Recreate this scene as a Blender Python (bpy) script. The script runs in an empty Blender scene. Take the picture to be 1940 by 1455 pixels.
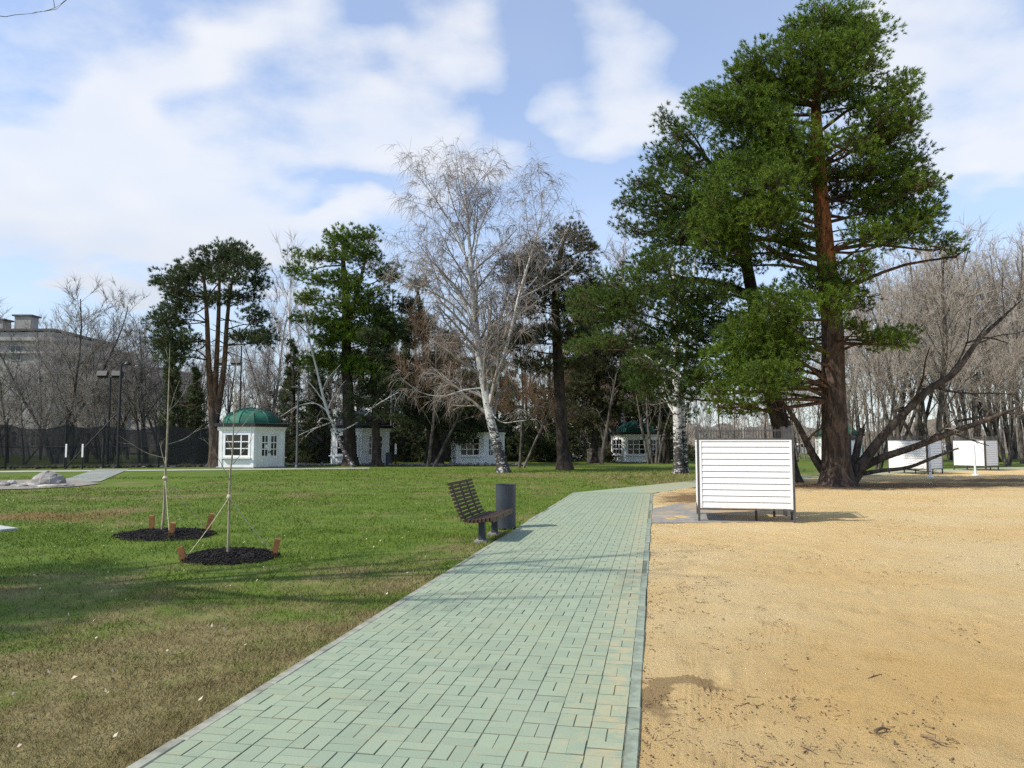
import bpy, math, random
import numpy as np
from mathutils import Vector, Matrix

# ------------------------------------------------------------------ camera, sky, sun, exposure
sc = bpy.context.scene
COL = sc.collection
FPX, CAMH = 1444.0, 1.69
TILT = math.atan(108.5 / FPX)
cam_data = bpy.data.cameras.new('camera')
cam = bpy.data.objects.new('camera', cam_data)
COL.objects.link(cam)
cam.location = (0, 0, CAMH)
cam.rotation_euler = (math.pi / 2 + TILT, 0, 0)
cam_data.sensor_width = 36.0
cam_data.lens = FPX / 1940 * 36.0
cam_data.clip_start = 0.05
cam_data.clip_end = 2000
sc.camera = cam

SUN_EL = math.radians(43)
SUN_TO = (-0.925, -0.38)                      # horizontal direction towards the sun
sun_data = bpy.data.lights.new('sun', 'SUN')
sun_data.energy = 4.2
sun_data.angle = math.radians(0.6)
sun_data.color = (1.0, 0.94, 0.85)
sun = bpy.data.objects.new('sun', sun_data)
COL.objects.link(sun)
_s = Vector((SUN_TO[0] * math.cos(SUN_EL), SUN_TO[1] * math.cos(SUN_EL), math.sin(SUN_EL)))
sun.rotation_euler = _s.to_track_quat('Z', 'Y').to_euler()
sun.location = (-30, -10, 40)

sc.view_settings.view_transform = 'Standard'
sc.view_settings.look = 'None'
sc.view_settings.gamma = 1.0
sc.view_settings.use_curve_mapping = False
sc.view_settings.exposure = 0.25
sc.cycles.use_denoising = False
sc.cycles.use_adaptive_sampling = False


class NT:
    """short hand for building node trees"""
    def __init__(self, tree):
        self.t = tree
        self.n = tree.nodes
        self.l = tree.links

    def new(self, kind, **kw):
        nd = self.n.new(kind)
        for k, v in kw.items():
            setattr(nd, k, v)
        return nd

    def put(self, sock, v):
        if isinstance(v, bpy.types.NodeSocket):
            self.l.new(v, sock)
        elif v is not None:
            sock.default_value = v

    def math(self, op, a, b=None, c=None, clamp=False):
        nd = self.new('ShaderNodeMath', operation=op, use_clamp=clamp)
        for s, v in zip(nd.inputs, (a, b, c)):
            self.put(s, v)
        return nd.outputs[0]

    def mix(self, f, a, b, mode='MIX'):
        nd = self.new('ShaderNodeMix', data_type='RGBA', blend_type=mode, clamp_factor=True)
        self.put(nd.inputs[0], f)
        self.put(nd.inputs[6], a if isinstance(a, bpy.types.NodeSocket) else (*a, 1))
        self.put(nd.inputs[7], b if isinstance(b, bpy.types.NodeSocket) else (*b, 1))
        return nd.outputs[2]

    def noise(self, vec, scale, detail=3, rough=0.55, dist=0.0):
        nd = self.new('ShaderNodeTexNoise')
        self.put(nd.inputs['Vector'], vec)
        nd.inputs['Scale'].default_value = scale
        nd.inputs['Detail'].default_value = detail
        nd.inputs['Roughness'].default_value = rough
        nd.inputs['Distortion'].default_value = dist
        return nd.outputs[0]

    def ramp(self, v, lo, hi, a=0.0, b=1.0):
        nd = self.new('ShaderNodeMapRange', interpolation_type='SMOOTHSTEP')
        self.put(nd.inputs[0], v)
        for i, x in ((1, lo), (2, hi), (3, a), (4, b)):
            nd.inputs[i].default_value = x
        return nd.outputs[0]

    def scale(self, vec, s):
        nd = self.new('ShaderNodeMapping')
        self.put(nd.inputs[0], vec)
        nd.inputs['Scale'].default_value = s
        return nd.outputs[0]

    def blob(self, vec, cx, cy, a, b, rot=0.0):
        """gaussian bump centred (cx, cy) with radii a, b turned by rot"""
        mp = self.new('ShaderNodeMapping', vector_type='TEXTURE')
        self.put(mp.inputs[0], vec)
        mp.inputs['Location'].default_value = (cx, cy, 0)
        mp.inputs['Rotation'].default_value = (0, 0, rot)
        mp.inputs['Scale'].default_value = (a, b, 1)
        dt = self.new('ShaderNodeVectorMath', operation='DOT_PRODUCT')
        self.l.new(mp.outputs[0], dt.inputs[0])
        self.l.new(mp.outputs[0], dt.inputs[1])
        return self.math('POWER', 0.36788, dt.outputs['Value'])

    def vec(self, x, y):
        nd = self.new('ShaderNodeCombineXYZ')
        self.put(nd.inputs[0], x)
        self.put(nd.inputs[1], y)
        return nd.outputs[0]


def sky_angles(px, py):
    u, v = (px - 970) / FPX, (727.5 - py) / FPX
    d = Vector((u, math.cos(TILT) - v * math.sin(TILT), math.sin(TILT) + v * math.cos(TILT))).normalized()
    return math.atan2(d.x, d.y), math.asin(d.z)


world = bpy.data.worlds.new('World')
sc.world = world
world.use_nodes = True
nt = NT(world.node_tree)
nt.n.clear()
sky = nt.new('ShaderNodeTexSky', sky_type='NISHITA')
sky.sun_disc = False
sky.sun_elevation = SUN_EL
sky.sun_rotation = math.atan2(SUN_TO[0], SUN_TO[1])
sky.air_density = 1.0
sky.dust_density = 0.6
sky.ozone_density = 1.5
tc = nt.new('ShaderNodeTexCoord').outputs['Generated']
sep = nt.new('ShaderNodeSeparateXYZ')
nt.l.new(tc, sep.inputs[0])
dz = nt.math('MAXIMUM', sep.outputs[2], 0.0)
az = nt.math('ARCTAN2', sep.outputs[0], sep.outputs[1])
el = nt.math('ARCSINE', dz)
plane = nt.new('ShaderNodeCombineXYZ')
inv = nt.math('DIVIDE', 1.0, nt.math('ADD', dz, 0.22))
nt.l.new(nt.math('MULTIPLY', sep.outputs[0], inv), plane.inputs[0])
nt.l.new(nt.math('MULTIPLY', sep.outputs[1], inv), plane.inputs[1])
pl = plane.outputs[0]
n_big = nt.noise(pl, 1.5, 3, 0.55)
n_det = nt.noise(pl, 5.5, 5, 0.62)
warp = nt.noise(pl, 2.6, 2, 0.55)
warp2 = nt.noise(pl, 3.7, 2, 0.55)
azw = nt.math('ADD', az, nt.math('MULTIPLY', nt.math('SUBTRACT', warp, 0.5), 0.30))
elw = nt.math('ADD', el, nt.math('MULTIPLY', nt.math('SUBTRACT', warp2, 0.5), 0.20))
sv = nt.vec(azw, elw)
dens = nt.math('MULTIPLY', nt.math('SUBTRACT', n_big, 0.50), 1.1)
for (px, py, rx, ry, rot, amp) in (
        (780, 165, 190, 110, -28, 0.62), (905, 110, 110, 60, -38, 0.5), (1165, 110, 130, 130, 0, 0.75),
        (1140, 235, 110, 60, 0, 0.55), (760, 290, 190, 60, -8, 0.6), (640, 170, 110, 90, 0, 0.35), (1860, 150, 170, 170, 0, 0.8),
        (1740, 60, 110, 70, 0, 0.6), (400, 130, 360, 48, 34, 0.70), (150, 330, 260, 60, 20, 0.25), (120, 80, 330, 260, 0, 0.34),
        (250, 330, 420, 90, 5, 0.62), (300, 470, 480, 90, 0, 0.8), (640, 400, 160, 40, 0, 0.35), (1800, 330, 200, 60, 0, 0.30),
        (620, 350, 140, 26, 8, -0.5), (1060, 60, 60, 90, 0, -0.6), (990, 200, 40, 90, 10, -0.45),
        (1380, 40, 130, 90, 0, -0.5), (1130, 340, 190, 45, 0, -0.4), (1780, 70, 30, 60, 0, -0.25), (1850, 400, 150, 50, 0, -0.25),
        (680, 60, 90, 40, 0, -0.45)):
    a0, e0 = sky_angles(px, py)
    dens = nt.math('MULTIPLY_ADD', nt.blob(sv, a0, e0, rx / FPX, ry / FPX, math.radians(rot)), amp, dens)
dens = nt.math('ADD', dens, nt.math('MULTIPLY', nt.math('SUBTRACT', n_det, 0.5), 1.05))
cover = nt.ramp(dens, -0.20, 0.92)
thin = nt.ramp(el, 0.0, 0.45, 0.60, 0.26)
cover = nt.math('MAXIMUM', nt.math('MULTIPLY', cover, 0.90), thin)
shade = nt.ramp(nt.noise(pl, 3.0, 2, 0.6), 0.3, 0.75)
cloud_col = nt.mix(shade, (5.4, 5.75, 6.4), (6.2, 6.25, 6.4))
low = nt.ramp(el, 0.10, 0.32, 0.80, 1.0)
cl = nt.new('ShaderNodeVectorMath', operation='SCALE')
nt.l.new(cloud_col, cl.inputs[0])
nt.l.new(low, cl.inputs['Scale'])
air = nt.mix(1.0, sky.outputs[0], (1.20, 1.36, 1.54), 'MULTIPLY')
out_col = nt.mix(cover, air, cl.outputs[0])
bg = nt.new('ShaderNodeBackground')
bg.inputs[1].default_value = 0.13
nt.l.new(out_col, bg.inputs[0])
world.cycles.sampling_method = 'MANUAL'
world.cycles.sample_map_resolution = 512
wo = nt.new('ShaderNodeOutputWorld')
nt.l.new(bg.outputs[0], wo.inputs[0])

random.seed(11)
RNG = np.random.default_rng(7)


# ------------------------------------------------------------------ helpers
def ray(px, py):
    u, v = (px - 970) / FPX, (727.5 - py) / FPX
    return u, math.cos(TILT) - v * math.sin(TILT), math.sin(TILT) + v * math.cos(TILT)


def ground_at(px, py):
    x, y, z = ray(px, py)
    t = -CAMH / z
    return Vector((x * t, y * t, 0))


def at(px, py, Y):
    x, y, z = ray(px, py)
    t = Y / y
    return Vector((x * t, Y, CAMH + z * t))


def tag(o, label, cat, group=None, kind=None):
    if label:
        o['label'] = label
    if cat:
        o['category'] = cat
    if group:
        o['group'] = group
    if kind:
        o['kind'] = kind
    return o


def empty(name, loc, rz=0.0):
    o = bpy.data.objects.new(name, None)
    o.empty_display_size = 0.2
    COL.objects.link(o)
    o.location = loc
    o.rotation_euler = (0, 0, rz)
    return o


def link(name, me, parent=None, loc=None, rot=None):
    o = bpy.data.objects.new(name, me)
    COL.objects.link(o)
    if parent is not None:
        o.parent = parent
    if loc is not None:
        o.location = loc
    if rot is not None:
        o.rotation_euler = rot
    return o


class MB:
    """collects simple solids, built as one mesh"""
    def __init__(self):
        self.v = []
        self.f = []

    def add(self, vs, fs):
        o = len(self.v)
        self.v += [tuple(v) for v in vs]
        self.f += [tuple(i + o for i in f) for f in fs]
        return self

    def box(self, c, s, rz=0.0, m=None):
        hx, hy, hz = s[0] / 2, s[1] / 2, s[2] / 2
        vs = [Vector((x, y, z)) for z in (-hz, hz) for (x, y) in ((-hx, -hy), (hx, -hy), (hx, hy), (-hx, hy))]
        M = m if m is not None else Matrix.Rotation(rz, 3, 'Z')
        vs = [M @ v + Vector(c) for v in vs]
        return self.add(vs, [(3, 2, 1, 0), (4, 5, 6, 7), (0, 1, 5, 4), (1, 2, 6, 5), (2, 3, 7, 6), (3, 0, 4, 7)])

    def bevbox(self, c, s, b=0.01, m=None):
        """box whose upper rim is chamfered"""
        hx, hy, hz = s[0] / 2, s[1] / 2, s[2] / 2
        vs = []
        for (z, d) in ((-hz, 0), (hz - b, 0), (hz, b)):
            vs += [Vector((x * (hx - d), y * (hy - d), z)) for (x, y) in ((-1, -1), (1, -1), (1, 1), (-1, 1))]
        M = m if m is not None else Matrix.Identity(3)
        vs = [M @ v + Vector(c) for v in vs]
        fs = [(3, 2, 1, 0), (8, 9, 10, 11)]
        for k in (0, 4):
            for i in range(4):
                j = (i + 1) % 4
                fs.append((k + i, k + j, k + j + 4, k + i + 4))
        return self.add(vs, fs)

    def tube(self, pts, rad, sides=8, cap=True):
        v, f = tube_arrays([np.array([tuple(p) for p in pts], float)], [np.array(rad, float)], sides)
        fs = [tuple(q) for q in f]
        n = len(pts)
        if cap:
            fs.append(tuple(range(sides))[::-1])
            fs.append(tuple(range((n - 1) * sides, n * sides)))
        return self.add([tuple(x) for x in v], fs)

    def lathe(self, prof, sides=16, c=(0, 0, 0), a0=0.0):
        vs, fs = [], []
        for (r, z) in prof:
            for i in range(sides):
                a = a0 + 2 * math.pi * i / sides
                vs.append((c[0] + r * math.cos(a), c[1] + r * math.sin(a), c[2] + z))
        for k in range(len(prof) - 1):
            for i in range(sides):
                j = (i + 1) % sides
                fs.append((k * sides + i, k * sides + j, (k + 1) * sides + j, (k + 1) * sides + i))
        fs.append(tuple(range(sides))[::-1])
        n = len(prof) - 1
        fs.append(tuple(n * sides + i for i in range(sides)))
        return self.add(vs, fs)

    def prism(self, poly, z0, z1):
        n = len(poly)
        vs = [(p[0], p[1], z0) for p in poly] + [(p[0], p[1], z1) for p in poly]
        fs = [tuple(range(n))[::-1], tuple(range(n, 2 * n))]
        fs += [(i, (i + 1) % n, (i + 1) % n + n, i + n) for i in range(n)]
        return self.add(vs, fs)

    def mesh(self, name, mat, smooth=False):
        me = bpy.data.meshes.new(name)
        me.from_pydata(self.v, [], self.f)
        me.materials.append(mat)
        if smooth:
            me.polygons.foreach_set('use_smooth', [True] * len(me.polygons))
        me.update()
        return me

    def build(self, name, mat, parent=None, loc=None, rot=None, smooth=False):
        return link(name, self.mesh(name, mat, smooth), parent, loc, rot)


def np_mesh(name, verts, faces, mat, attrs=None, smooth=False):
    """verts (n,3), faces (m,3) or (m,4) numpy arrays"""
    me = bpy.data.meshes.new(name)
    nv, nf, k = len(verts), len(faces), faces.shape[1]
    me.vertices.add(nv)
    me.vertices.foreach_set('co', np.ascontiguousarray(verts, np.float32).ravel())
    me.loops.add(nf * k)
    me.loops.foreach_set('vertex_index', np.ascontiguousarray(faces, np.int32).ravel())
    me.polygons.add(nf)
    me.polygons.foreach_set('loop_start', np.arange(0, nf * k, k, dtype=np.int32))
    me.polygons.foreach_set('loop_total', np.full(nf, k, np.int32))
    if smooth:
        me.polygons.foreach_set('use_smooth', np.ones(nf, bool))
    for key, val in (attrs or {}).items():
        a = me.attributes.new(key, 'FLOAT', 'POINT')
        a.data.foreach_set('value', np.ascontiguousarray(val, np.float32))
    me.materials.append(mat)
    me.update(calc_edges=True)
    me.validate()
    return me


def unit(a):
    return a / np.maximum(np.linalg.norm(a, axis=-1, keepdims=True), 1e-9)


def tube_arrays(chains, radii, sides):
    """tubes along polylines -> verts, quads (numpy); no caps"""
    V, Q, off = [], [], 0
    ang = np.arange(sides) * 2 * np.pi / sides
    ca, sa = np.cos(ang)[None, :, None], np.sin(ang)[None, :, None]
    base = np.arange(sides)
    nxt = (base + 1) % sides
    for p, r in zip(chains, radii):
        n = len(p)
        t = np.gradient(p, axis=0)
        t = unit(t)
        ref = np.array([0.0, 1.0, 0.0]) if abs(t[0, 2]) > 0.7 else np.array([0.0, 0.0, 1.0])
        a = unit(np.cross(t, ref))
        b = np.cross(t, a)
        V.append((p[:, None, :] + r[:, None, None] * (a[:, None, :] * ca + b[:, None, :] * sa)).reshape(-1, 3))
        k = np.arange(n - 1)[:, None] * sides + off
        q = np.stack([k + base, k + nxt, k + sides + nxt, k + sides + base], -1).reshape(-1, 4)
        Q.append(q)
        off += n * sides
    return np.concatenate(V), np.concatenate(Q)


_TAB = RNG.random((256, 256))


def vnoise(x, y):
    xi, yi = np.floor(x).astype(int), np.floor(y).astype(int)
    fx, fy = x - xi, y - yi
    fx, fy = fx * fx * (3 - 2 * fx), fy * fy * (3 - 2 * fy)
    g = lambda i, j: _TAB[i & 255, j & 255]
    return (g(xi, yi) * (1 - fx) + g(xi + 1, yi) * fx) * (1 - fy) + (g(xi, yi + 1) * (1 - fx) + g(xi + 1, yi + 1) * fx) * fy - 0.5


def fbm(x, y, o=4):
    return sum(vnoise(x * 2 ** i + 17 * i, y * 2 ** i + 31 * i) / 2 ** i for i in range(o))


# ------------------------------------------------------------------ materials
MATS = {}


def material(name):
    m = bpy.data.materials.new(name)
    m.use_nodes = True
    t = NT(m.node_tree)
    b = m.node_tree.nodes['Principled BSDF']
    MATS[name] = m
    return m, t, b


def bump(t, b, h, strength=0.4, dist=0.02):
    n = t.new('ShaderNodeBump')
    n.inputs['Strength'].default_value = strength
    n.inputs['Distance'].default_value = dist
    t.put(n.inputs['Height'], h)
    t.l.new(n.outputs[0], b.inputs['Normal'])


def simple(name, col, rough=0.6, var=0.15, scale=6.0, metallic=0.0, bmp=0.0, detail=5, spec=0.4):
    m, t, b = material(name)
    pos = t.new('ShaderNodeTexCoord').outputs['Object']
    n = t.noise(pos, scale, detail, 0.65)
    dark = tuple(c * (1 - var) for c in col)
    lite = tuple(min(1, c * (1 + var)) for c in col)
    t.put(b.inputs['Base Color'], t.mix(t.ramp(n, 0.3, 0.7), dark, lite))
    b.inputs['Roughness'].default_value = rough
    b.inputs['Metallic'].default_value = metallic
    b.inputs['Specular IOR Level'].default_value = spec
    if bmp:
        bump(t, b, n, bmp, 0.01)
    return m


def make_lawn():
    m, t, b = material('lawn')
    g = t.new('ShaderNodeNewGeometry')
    pos = g.outputs['Position']
    s = t.new('ShaderNodeSeparateXYZ')
    t.l.new(pos, s.inputs[0])
    flat = t.new('ShaderNodeCombineXYZ')
    t.l.new(s.outputs[0], flat.inputs[0])
    t.l.new(s.outputs[1], flat.inputs[1])
    p = flat.outputs[0]
    w1 = t.noise(p, 0.35, 3)
    xw = t.math('ADD', s.outputs[0], t.math('MULTIPLY', t.math('SUBTRACT', w1, 0.5), 5.0))
    yw = t.math('ADD', s.outputs[1], t.math('MULTIPLY', t.math('SUBTRACT', t.noise(p, 0.5, 3), 0.5), 3.0))
    dry = t.math('MULTIPLY', t.math('SUBTRACT', t.noise(p, 0.55, 5, 0.66), 0.5), 3.4)
    dry = t.math('ADD', dry, t.math('MULTIPLY', t.math('SUBTRACT', t.noise(p, 3.2, 5, 0.7), 0.5), 1.6))
    dry = t.math('ADD', dry, -0.12)
    wv = t.vec(xw, yw)
    for (cx, cy, a, c, r, amp) in ((-3.2, 4.6, 3.4, 2.6, 0.2, 0.60), (-6.0, 8.6, 4.2, 1.3, 0.25, 0.34), (-10.5, 17.5, 3.0, 1.6, 0, 0.75),
                                   (-1.4, 8.4, 1.6, 3.0, -0.2, 0.30), (1, 38.5, 11, 3.2, 0, 0.75), (9, 33, 6, 3.0, 0.6, 0.55),
                                   (-12, 24, 6, 1.4, 0, 0.32), (-6, 13.0, 6.0, 2.4, 0, -0.62), (-3, 20, 7, 4, 0, -0.28),
                                   (-10, 40, 14, 6, 0, -0.62), (-0.3, 14, 1.0, 5, -0.2, 0.3), (14, 46, 5, 1.2, 0.6, 0.6), (26, 58, 12, 6, 0, -0.4)):
        dry = t.math('MULTIPLY_ADD', t.blob(wv, cx, cy, a, c, r), amp, dry)
    k = t.ramp(dry, -0.28, 0.72)
    n2 = t.noise(p, 1.3, 4, 0.6)
    n3 = t.noise(p, 28.0, 4, 0.7)
    green = t.mix(t.ramp(n2, 0.3, 0.7), (0.066, 0.132, 0.009), (0.128, 0.192, 0.018))
    tan = t.mix(t.ramp(t.noise(p, 2.3, 4, 0.65), 0.3, 0.72), (0.190, 0.150, 0.056), (0.320, 0.265, 0.118))
    rust = t.blob(wv, -10.5, 17.3, 2.6, 1.4)
    tan = t.mix(rust, tan, (0.20, 0.125, 0.03))
    col = t.mix(k, green, tan)
    n4 = t.noise(p, 9.0, 4, 0.75)
    col = t.mix(t.ramp(n4, 0.35, 0.7, 0.0, 0.40), col, t.mix(k, (0.17, 0.205, 0.045), (0.12, 0.085, 0.04)))
    col = t.mix(t.ramp(n3, 0.25, 0.75, 0.35, 0.0), col, (0.06, 0.055, 0.02))
    at_ = t.new('ShaderNodeAttribute', attribute_name='tint')
    lift = t.math('MULTIPLY', at_.outputs['Fac'], 0.45)
    col = t.mix(lift, col, t.mix(k, (0.17, 0.25, 0.035), (0.36, 0.30, 0.15)))
    t.put(b.inputs['Base Color'], col)
    b.inputs['Roughness'].default_value = 0.85
    b.inputs['Specular IOR Level'].default_value = 0.15
    bump(t, b, t.noise(p, 45, 3, 0.7), 0.8, 0.02)
    return m


def make_sand():
    m, t, b = material('sand')
    pos = t.new('ShaderNodeNewGeometry').outputs['Position']
    s = t.new('ShaderNodeSeparateXYZ')
    t.l.new(pos, s.inputs[0])
    big = t.noise(pos, 0.33, 4, 0.6)
    col = t.mix(t.ramp(big, 0.35, 0.68), (0.680, 0.510, 0.258), (0.655, 0.450, 0.190))
    mid = t.noise(pos, 3.5, 6, 0.7)
    col = t.mix(t.ramp(mid, 0.45, 0.75, 0.0, 0.35), col, (0.52, 0.37, 0.18))
    fine = t.noise(pos, 55, 3, 0.75)
    col = t.mix(t.ramp(fine, 0.55, 0.75, 0.0, 0.42), col, (0.34, 0.23, 0.11))
    grain = t.noise(pos, 260, 2, 0.6)
    col = t.mix(t.ramp(grain, 0.5, 0.75, 0.0, 0.3), col, (0.68, 0.55, 0.36))
    # ochre damp ground in front on the right, dark needle litter round the trees, wet stain by the kerb
    wx = t.math('ADD', s.outputs[0], t.math('MULTIPLY', t.math('SUBTRACT', t.noise(pos, 1.1, 4), 0.5), 1.6))
    wy = t.math('ADD', s.outputs[1], t.math('MULTIPLY', t.math('SUBTRACT', t.noise(pos, 1.4, 4), 0.5), 1.6))
    wv = t.vec(wx, wy)
    col = t.mix(t.math('MULTIPLY', t.blob(wv, 3.0, 5.2, 1.9, 1.3, 0.3), 0.75), col, (0.60, 0.375, 0.125))
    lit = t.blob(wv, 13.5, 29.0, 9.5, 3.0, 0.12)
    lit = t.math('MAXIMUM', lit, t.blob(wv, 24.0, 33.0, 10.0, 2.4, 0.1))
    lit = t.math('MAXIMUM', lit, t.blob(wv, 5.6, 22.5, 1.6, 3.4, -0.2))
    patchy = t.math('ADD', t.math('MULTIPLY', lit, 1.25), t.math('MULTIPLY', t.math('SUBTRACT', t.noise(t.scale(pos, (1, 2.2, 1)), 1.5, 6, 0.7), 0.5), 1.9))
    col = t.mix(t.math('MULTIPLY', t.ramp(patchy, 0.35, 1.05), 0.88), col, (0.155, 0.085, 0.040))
    stain = t.math('ADD', t.blob(wv, 1.02, 5.15, 0.40, 0.17, 0.1), t.math('MULTIPLY', t.math('SUBTRACT', t.noise(pos, 7, 4), 0.5), 0.5))
    stain = t.math('ADD', stain, t.math('MULTIPLY', t.blob(t.vec(s.outputs[0], s.outputs[1]), 0.92, 4.85, 0.14, 0.30), 0.7))
    col = t.mix(t.math('MULTIPLY', t.ramp(stain, 0.45, 0.75), 0.7), col, (0.225, 0.150, 0.075))
    t.put(b.inputs['Base Color'], col)
    b.inputs['Roughness'].default_value = 0.95
    b.inputs['Specular IOR Level'].default_value = 0.1
    h = t.math('ADD', t.math('MULTIPLY', t.noise(pos, 22, 6, 0.75), 0.8), t.math('MULTIPLY', grain, 0.3))
    bump(t, b, h, 0.9, 0.05)
    return m


def make_paver(name='paver', dust=1.0):
    m, t, b = material(name)
    pos = t.new('ShaderNodeNewGeometry').outputs['Position']
    isl = t.new('ShaderNodeNewGeometry').outputs['Random Per Island']
    ob = t.new('ShaderNodeObjectInfo').outputs['Random']
    r = t.math('FRACT', t.math('ADD', isl, ob))
    col = t.mix(r, (0.250, 0.312, 0.218), (0.306, 0.366, 0.250))
    big = t.noise(pos, 0.55, 4, 0.6)
    col = t.mix(t.ramp(big, 0.35, 0.7, 0.0, 0.55), col, (0.312, 0.350, 0.222))
    fine = t.noise(pos, 90, 4, 0.7)
    col = t.mix(t.ramp(fine, 0.4, 0.8, 0.0, 0.4), col, (0.18, 0.215, 0.155))
    spots = t.noise(pos, 4.0, 6, 0.72)
    col = t.mix(t.ramp(spots, 0.60, 0.74, 0.0, 0.5), col, (0.42, 0.36, 0.21))
    grime = t.noise(t.scale(pos, (1, 1.7, 1)), 1.6, 5, 0.65)
    col = t.mix(t.ramp(grime, 0.56, 0.76, 0.0, 0.45), col, (0.150, 0.180, 0.145))
    worn = t.noise(t.scale(pos, (1.0, 0.35, 1.0)), 0.9, 4, 0.6)
    col = t.mix(t.ramp(worn, 0.5, 0.75, 0.0, 0.30), col, (0.36, 0.375, 0.29))
    # sand blown over the side next to the beach
    s = t.new('ShaderNodeSeparateXYZ')
    t.l.new(pos, s.inputs[0])
    off = t.math('SUBTRACT', t.math('ADD', t.math('MULTIPLY', s.outputs[1], 0.1886), -0.12), s.outputs[0])
    edge = t.ramp(off, 0.0, 0.7, 1.0, 0.0)
    sandy = t.math('ADD', t.math('MULTIPLY', edge, t.ramp(t.noise(pos, 6.5, 5, 0.7), 0.40, 0.66)), t.ramp(t.noise(pos, 3.1, 6, 0.75), 0.60, 0.80, 0.0, 0.45), clamp=True)
    col = t.mix(t.math('MULTIPLY', sandy, 0.75 * dust), col, (0.48, 0.37, 0.20))
    # soil packed into the joints clings to the sides of the stones
    nz = t.new('ShaderNodeSeparateXYZ')
    t.l.new(t.new('ShaderNodeNewGeometry').outputs['True Normal'], nz.inputs[0])
    soil = t.mix(t.ramp(t.noise(pos, 2.2, 4, 0.7), 0.45, 0.7), (0.150, 0.172, 0.118), (0.36, 0.29, 0.17))
    col = t.mix(t.ramp(nz.outputs[2], 0.72, 0.96, 0.92, 0.0), col, soil)
    t.put(b.inputs['Base Color'], col)
    b.inputs['Roughness'].default_value = 0.85
    b.inputs['Specular IOR Level'].default_value = 0.25
    bump(t, b, fine, 0.35, 0.006)
    return m


def make_bark(name, low, high, split=None, scale=5.0, stretch=0.22, strength=0.9):
    """ridged bark; split=(z0, z1): heights (object space) between which the colour turns from low to high"""
    m, t, b = material(name)
    pos = t.new('ShaderNodeTexCoord').outputs['Object']
    p = t.scale(pos, (1, 1, stretch))
    n = t.noise(p, scale, 6, 0.7, 0.6)
    f = t.noise(p, scale * 4, 5, 0.7)
    if split:
        s = t.new('ShaderNodeSeparateXYZ')
        t.l.new(pos, s.inputs[0])
        z = t.math('ADD', s.outputs[2], t.math('MULTIPLY', t.math('SUBTRACT', t.noise(pos, 0.9, 4), 0.5), 5.0))
        col = t.mix(t.ramp(z, split[0], split[1]), low, high)
    else:
        col = t.mix(t.ramp(t.noise(pos, 1.2, 4), 0.3, 0.7), low, high)
    col = t.mix(t.ramp(n, 0.40, 0.62, 0.75, 0.0), col, (0.018, 0.015, 0.013))
    col = t.mix(t.ramp(f, 0.55, 0.8, 0.0, 0.35), col, (0.26, 0.23, 0.20))
    t.put(b.inputs['Base Color'], col)
    b.inputs['Roughness'].default_value = 0.95
    b.inputs['Specular IOR Level'].default_value = 0.1
    bump(t, b, n, strength, 0.06)
    return m


def make_birch():
    m, t, b = material('birch_bark')
    pos = t.new('ShaderNodeTexCoord').outputs['Object']
    s = t.new('ShaderNodeSeparateXYZ')
    t.l.new(pos, s.inputs[0])
    n = t.noise(t.scale(pos, (1, 1, 2.4)), 2.1, 5, 0.7)
    f = t.noise(t.scale(pos, (1, 1, 4.5)), 5.0, 4, 0.7)
    z = t.math('ADD', s.outputs[2], t.math('MULTIPLY', t.math('SUBTRACT', n, 0.5), 5.0))
    low = t.ramp(z, 0.0, 5.0, 0.075, -0.035)
    f2 = t.noise(t.scale(pos, (1, 1, 1.5)), 9.0, 3, 0.7)
    k = t.math('ADD', t.math('MULTIPLY', n, 0.45), t.math('ADD', t.math('MULTIPLY', f, 0.3), t.math('MULTIPLY', f2, 0.25)))
    k = t.math('ADD', k, low)
    col = t.mix(t.ramp(k, 0.505, 0.545), (0.60, 0.57, 0.53), (0.035, 0.030, 0.028))
    t.put(b.inputs['Base Color'], col)
    b.inputs['Roughness'].default_value = 0.8
    bump(t, b, k, 0.5, 0.03)
    return m


def make_needles(name, a, c, old):
    m, t, b = material(name)
    at_ = t.new('ShaderNodeAttribute', attribute_name='tint').outputs['Fac']
    col = t.mix(at_, a, c)
    pos = t.new('ShaderNodeTexCoord').outputs['Object']
    col = t.mix(t.ramp(t.noise(pos, 0.9, 3), 0.5, 0.75, 0.0, 0.45), col, old)
    t.put(b.inputs['Base Color'], col)
    b.inputs['Roughness'].default_value = 0.6
    b.inputs['Specular IOR Level'].default_value = 0.25
    tr = t.new('ShaderNodeBsdfTranslucent')
    t.l.new(col, tr.inputs[0])
    mx = t.new('ShaderNodeMixShader')
    mx.inputs[0].default_value = 0.25
    o = m.node_tree.nodes['Material Output']
    t.l.new(b.outputs[0], mx.inputs[1])
    t.l.new(tr.outputs[0], mx.inputs[2])
    t.l.new(mx.outputs[0], o.inputs[0])
    return m


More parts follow.
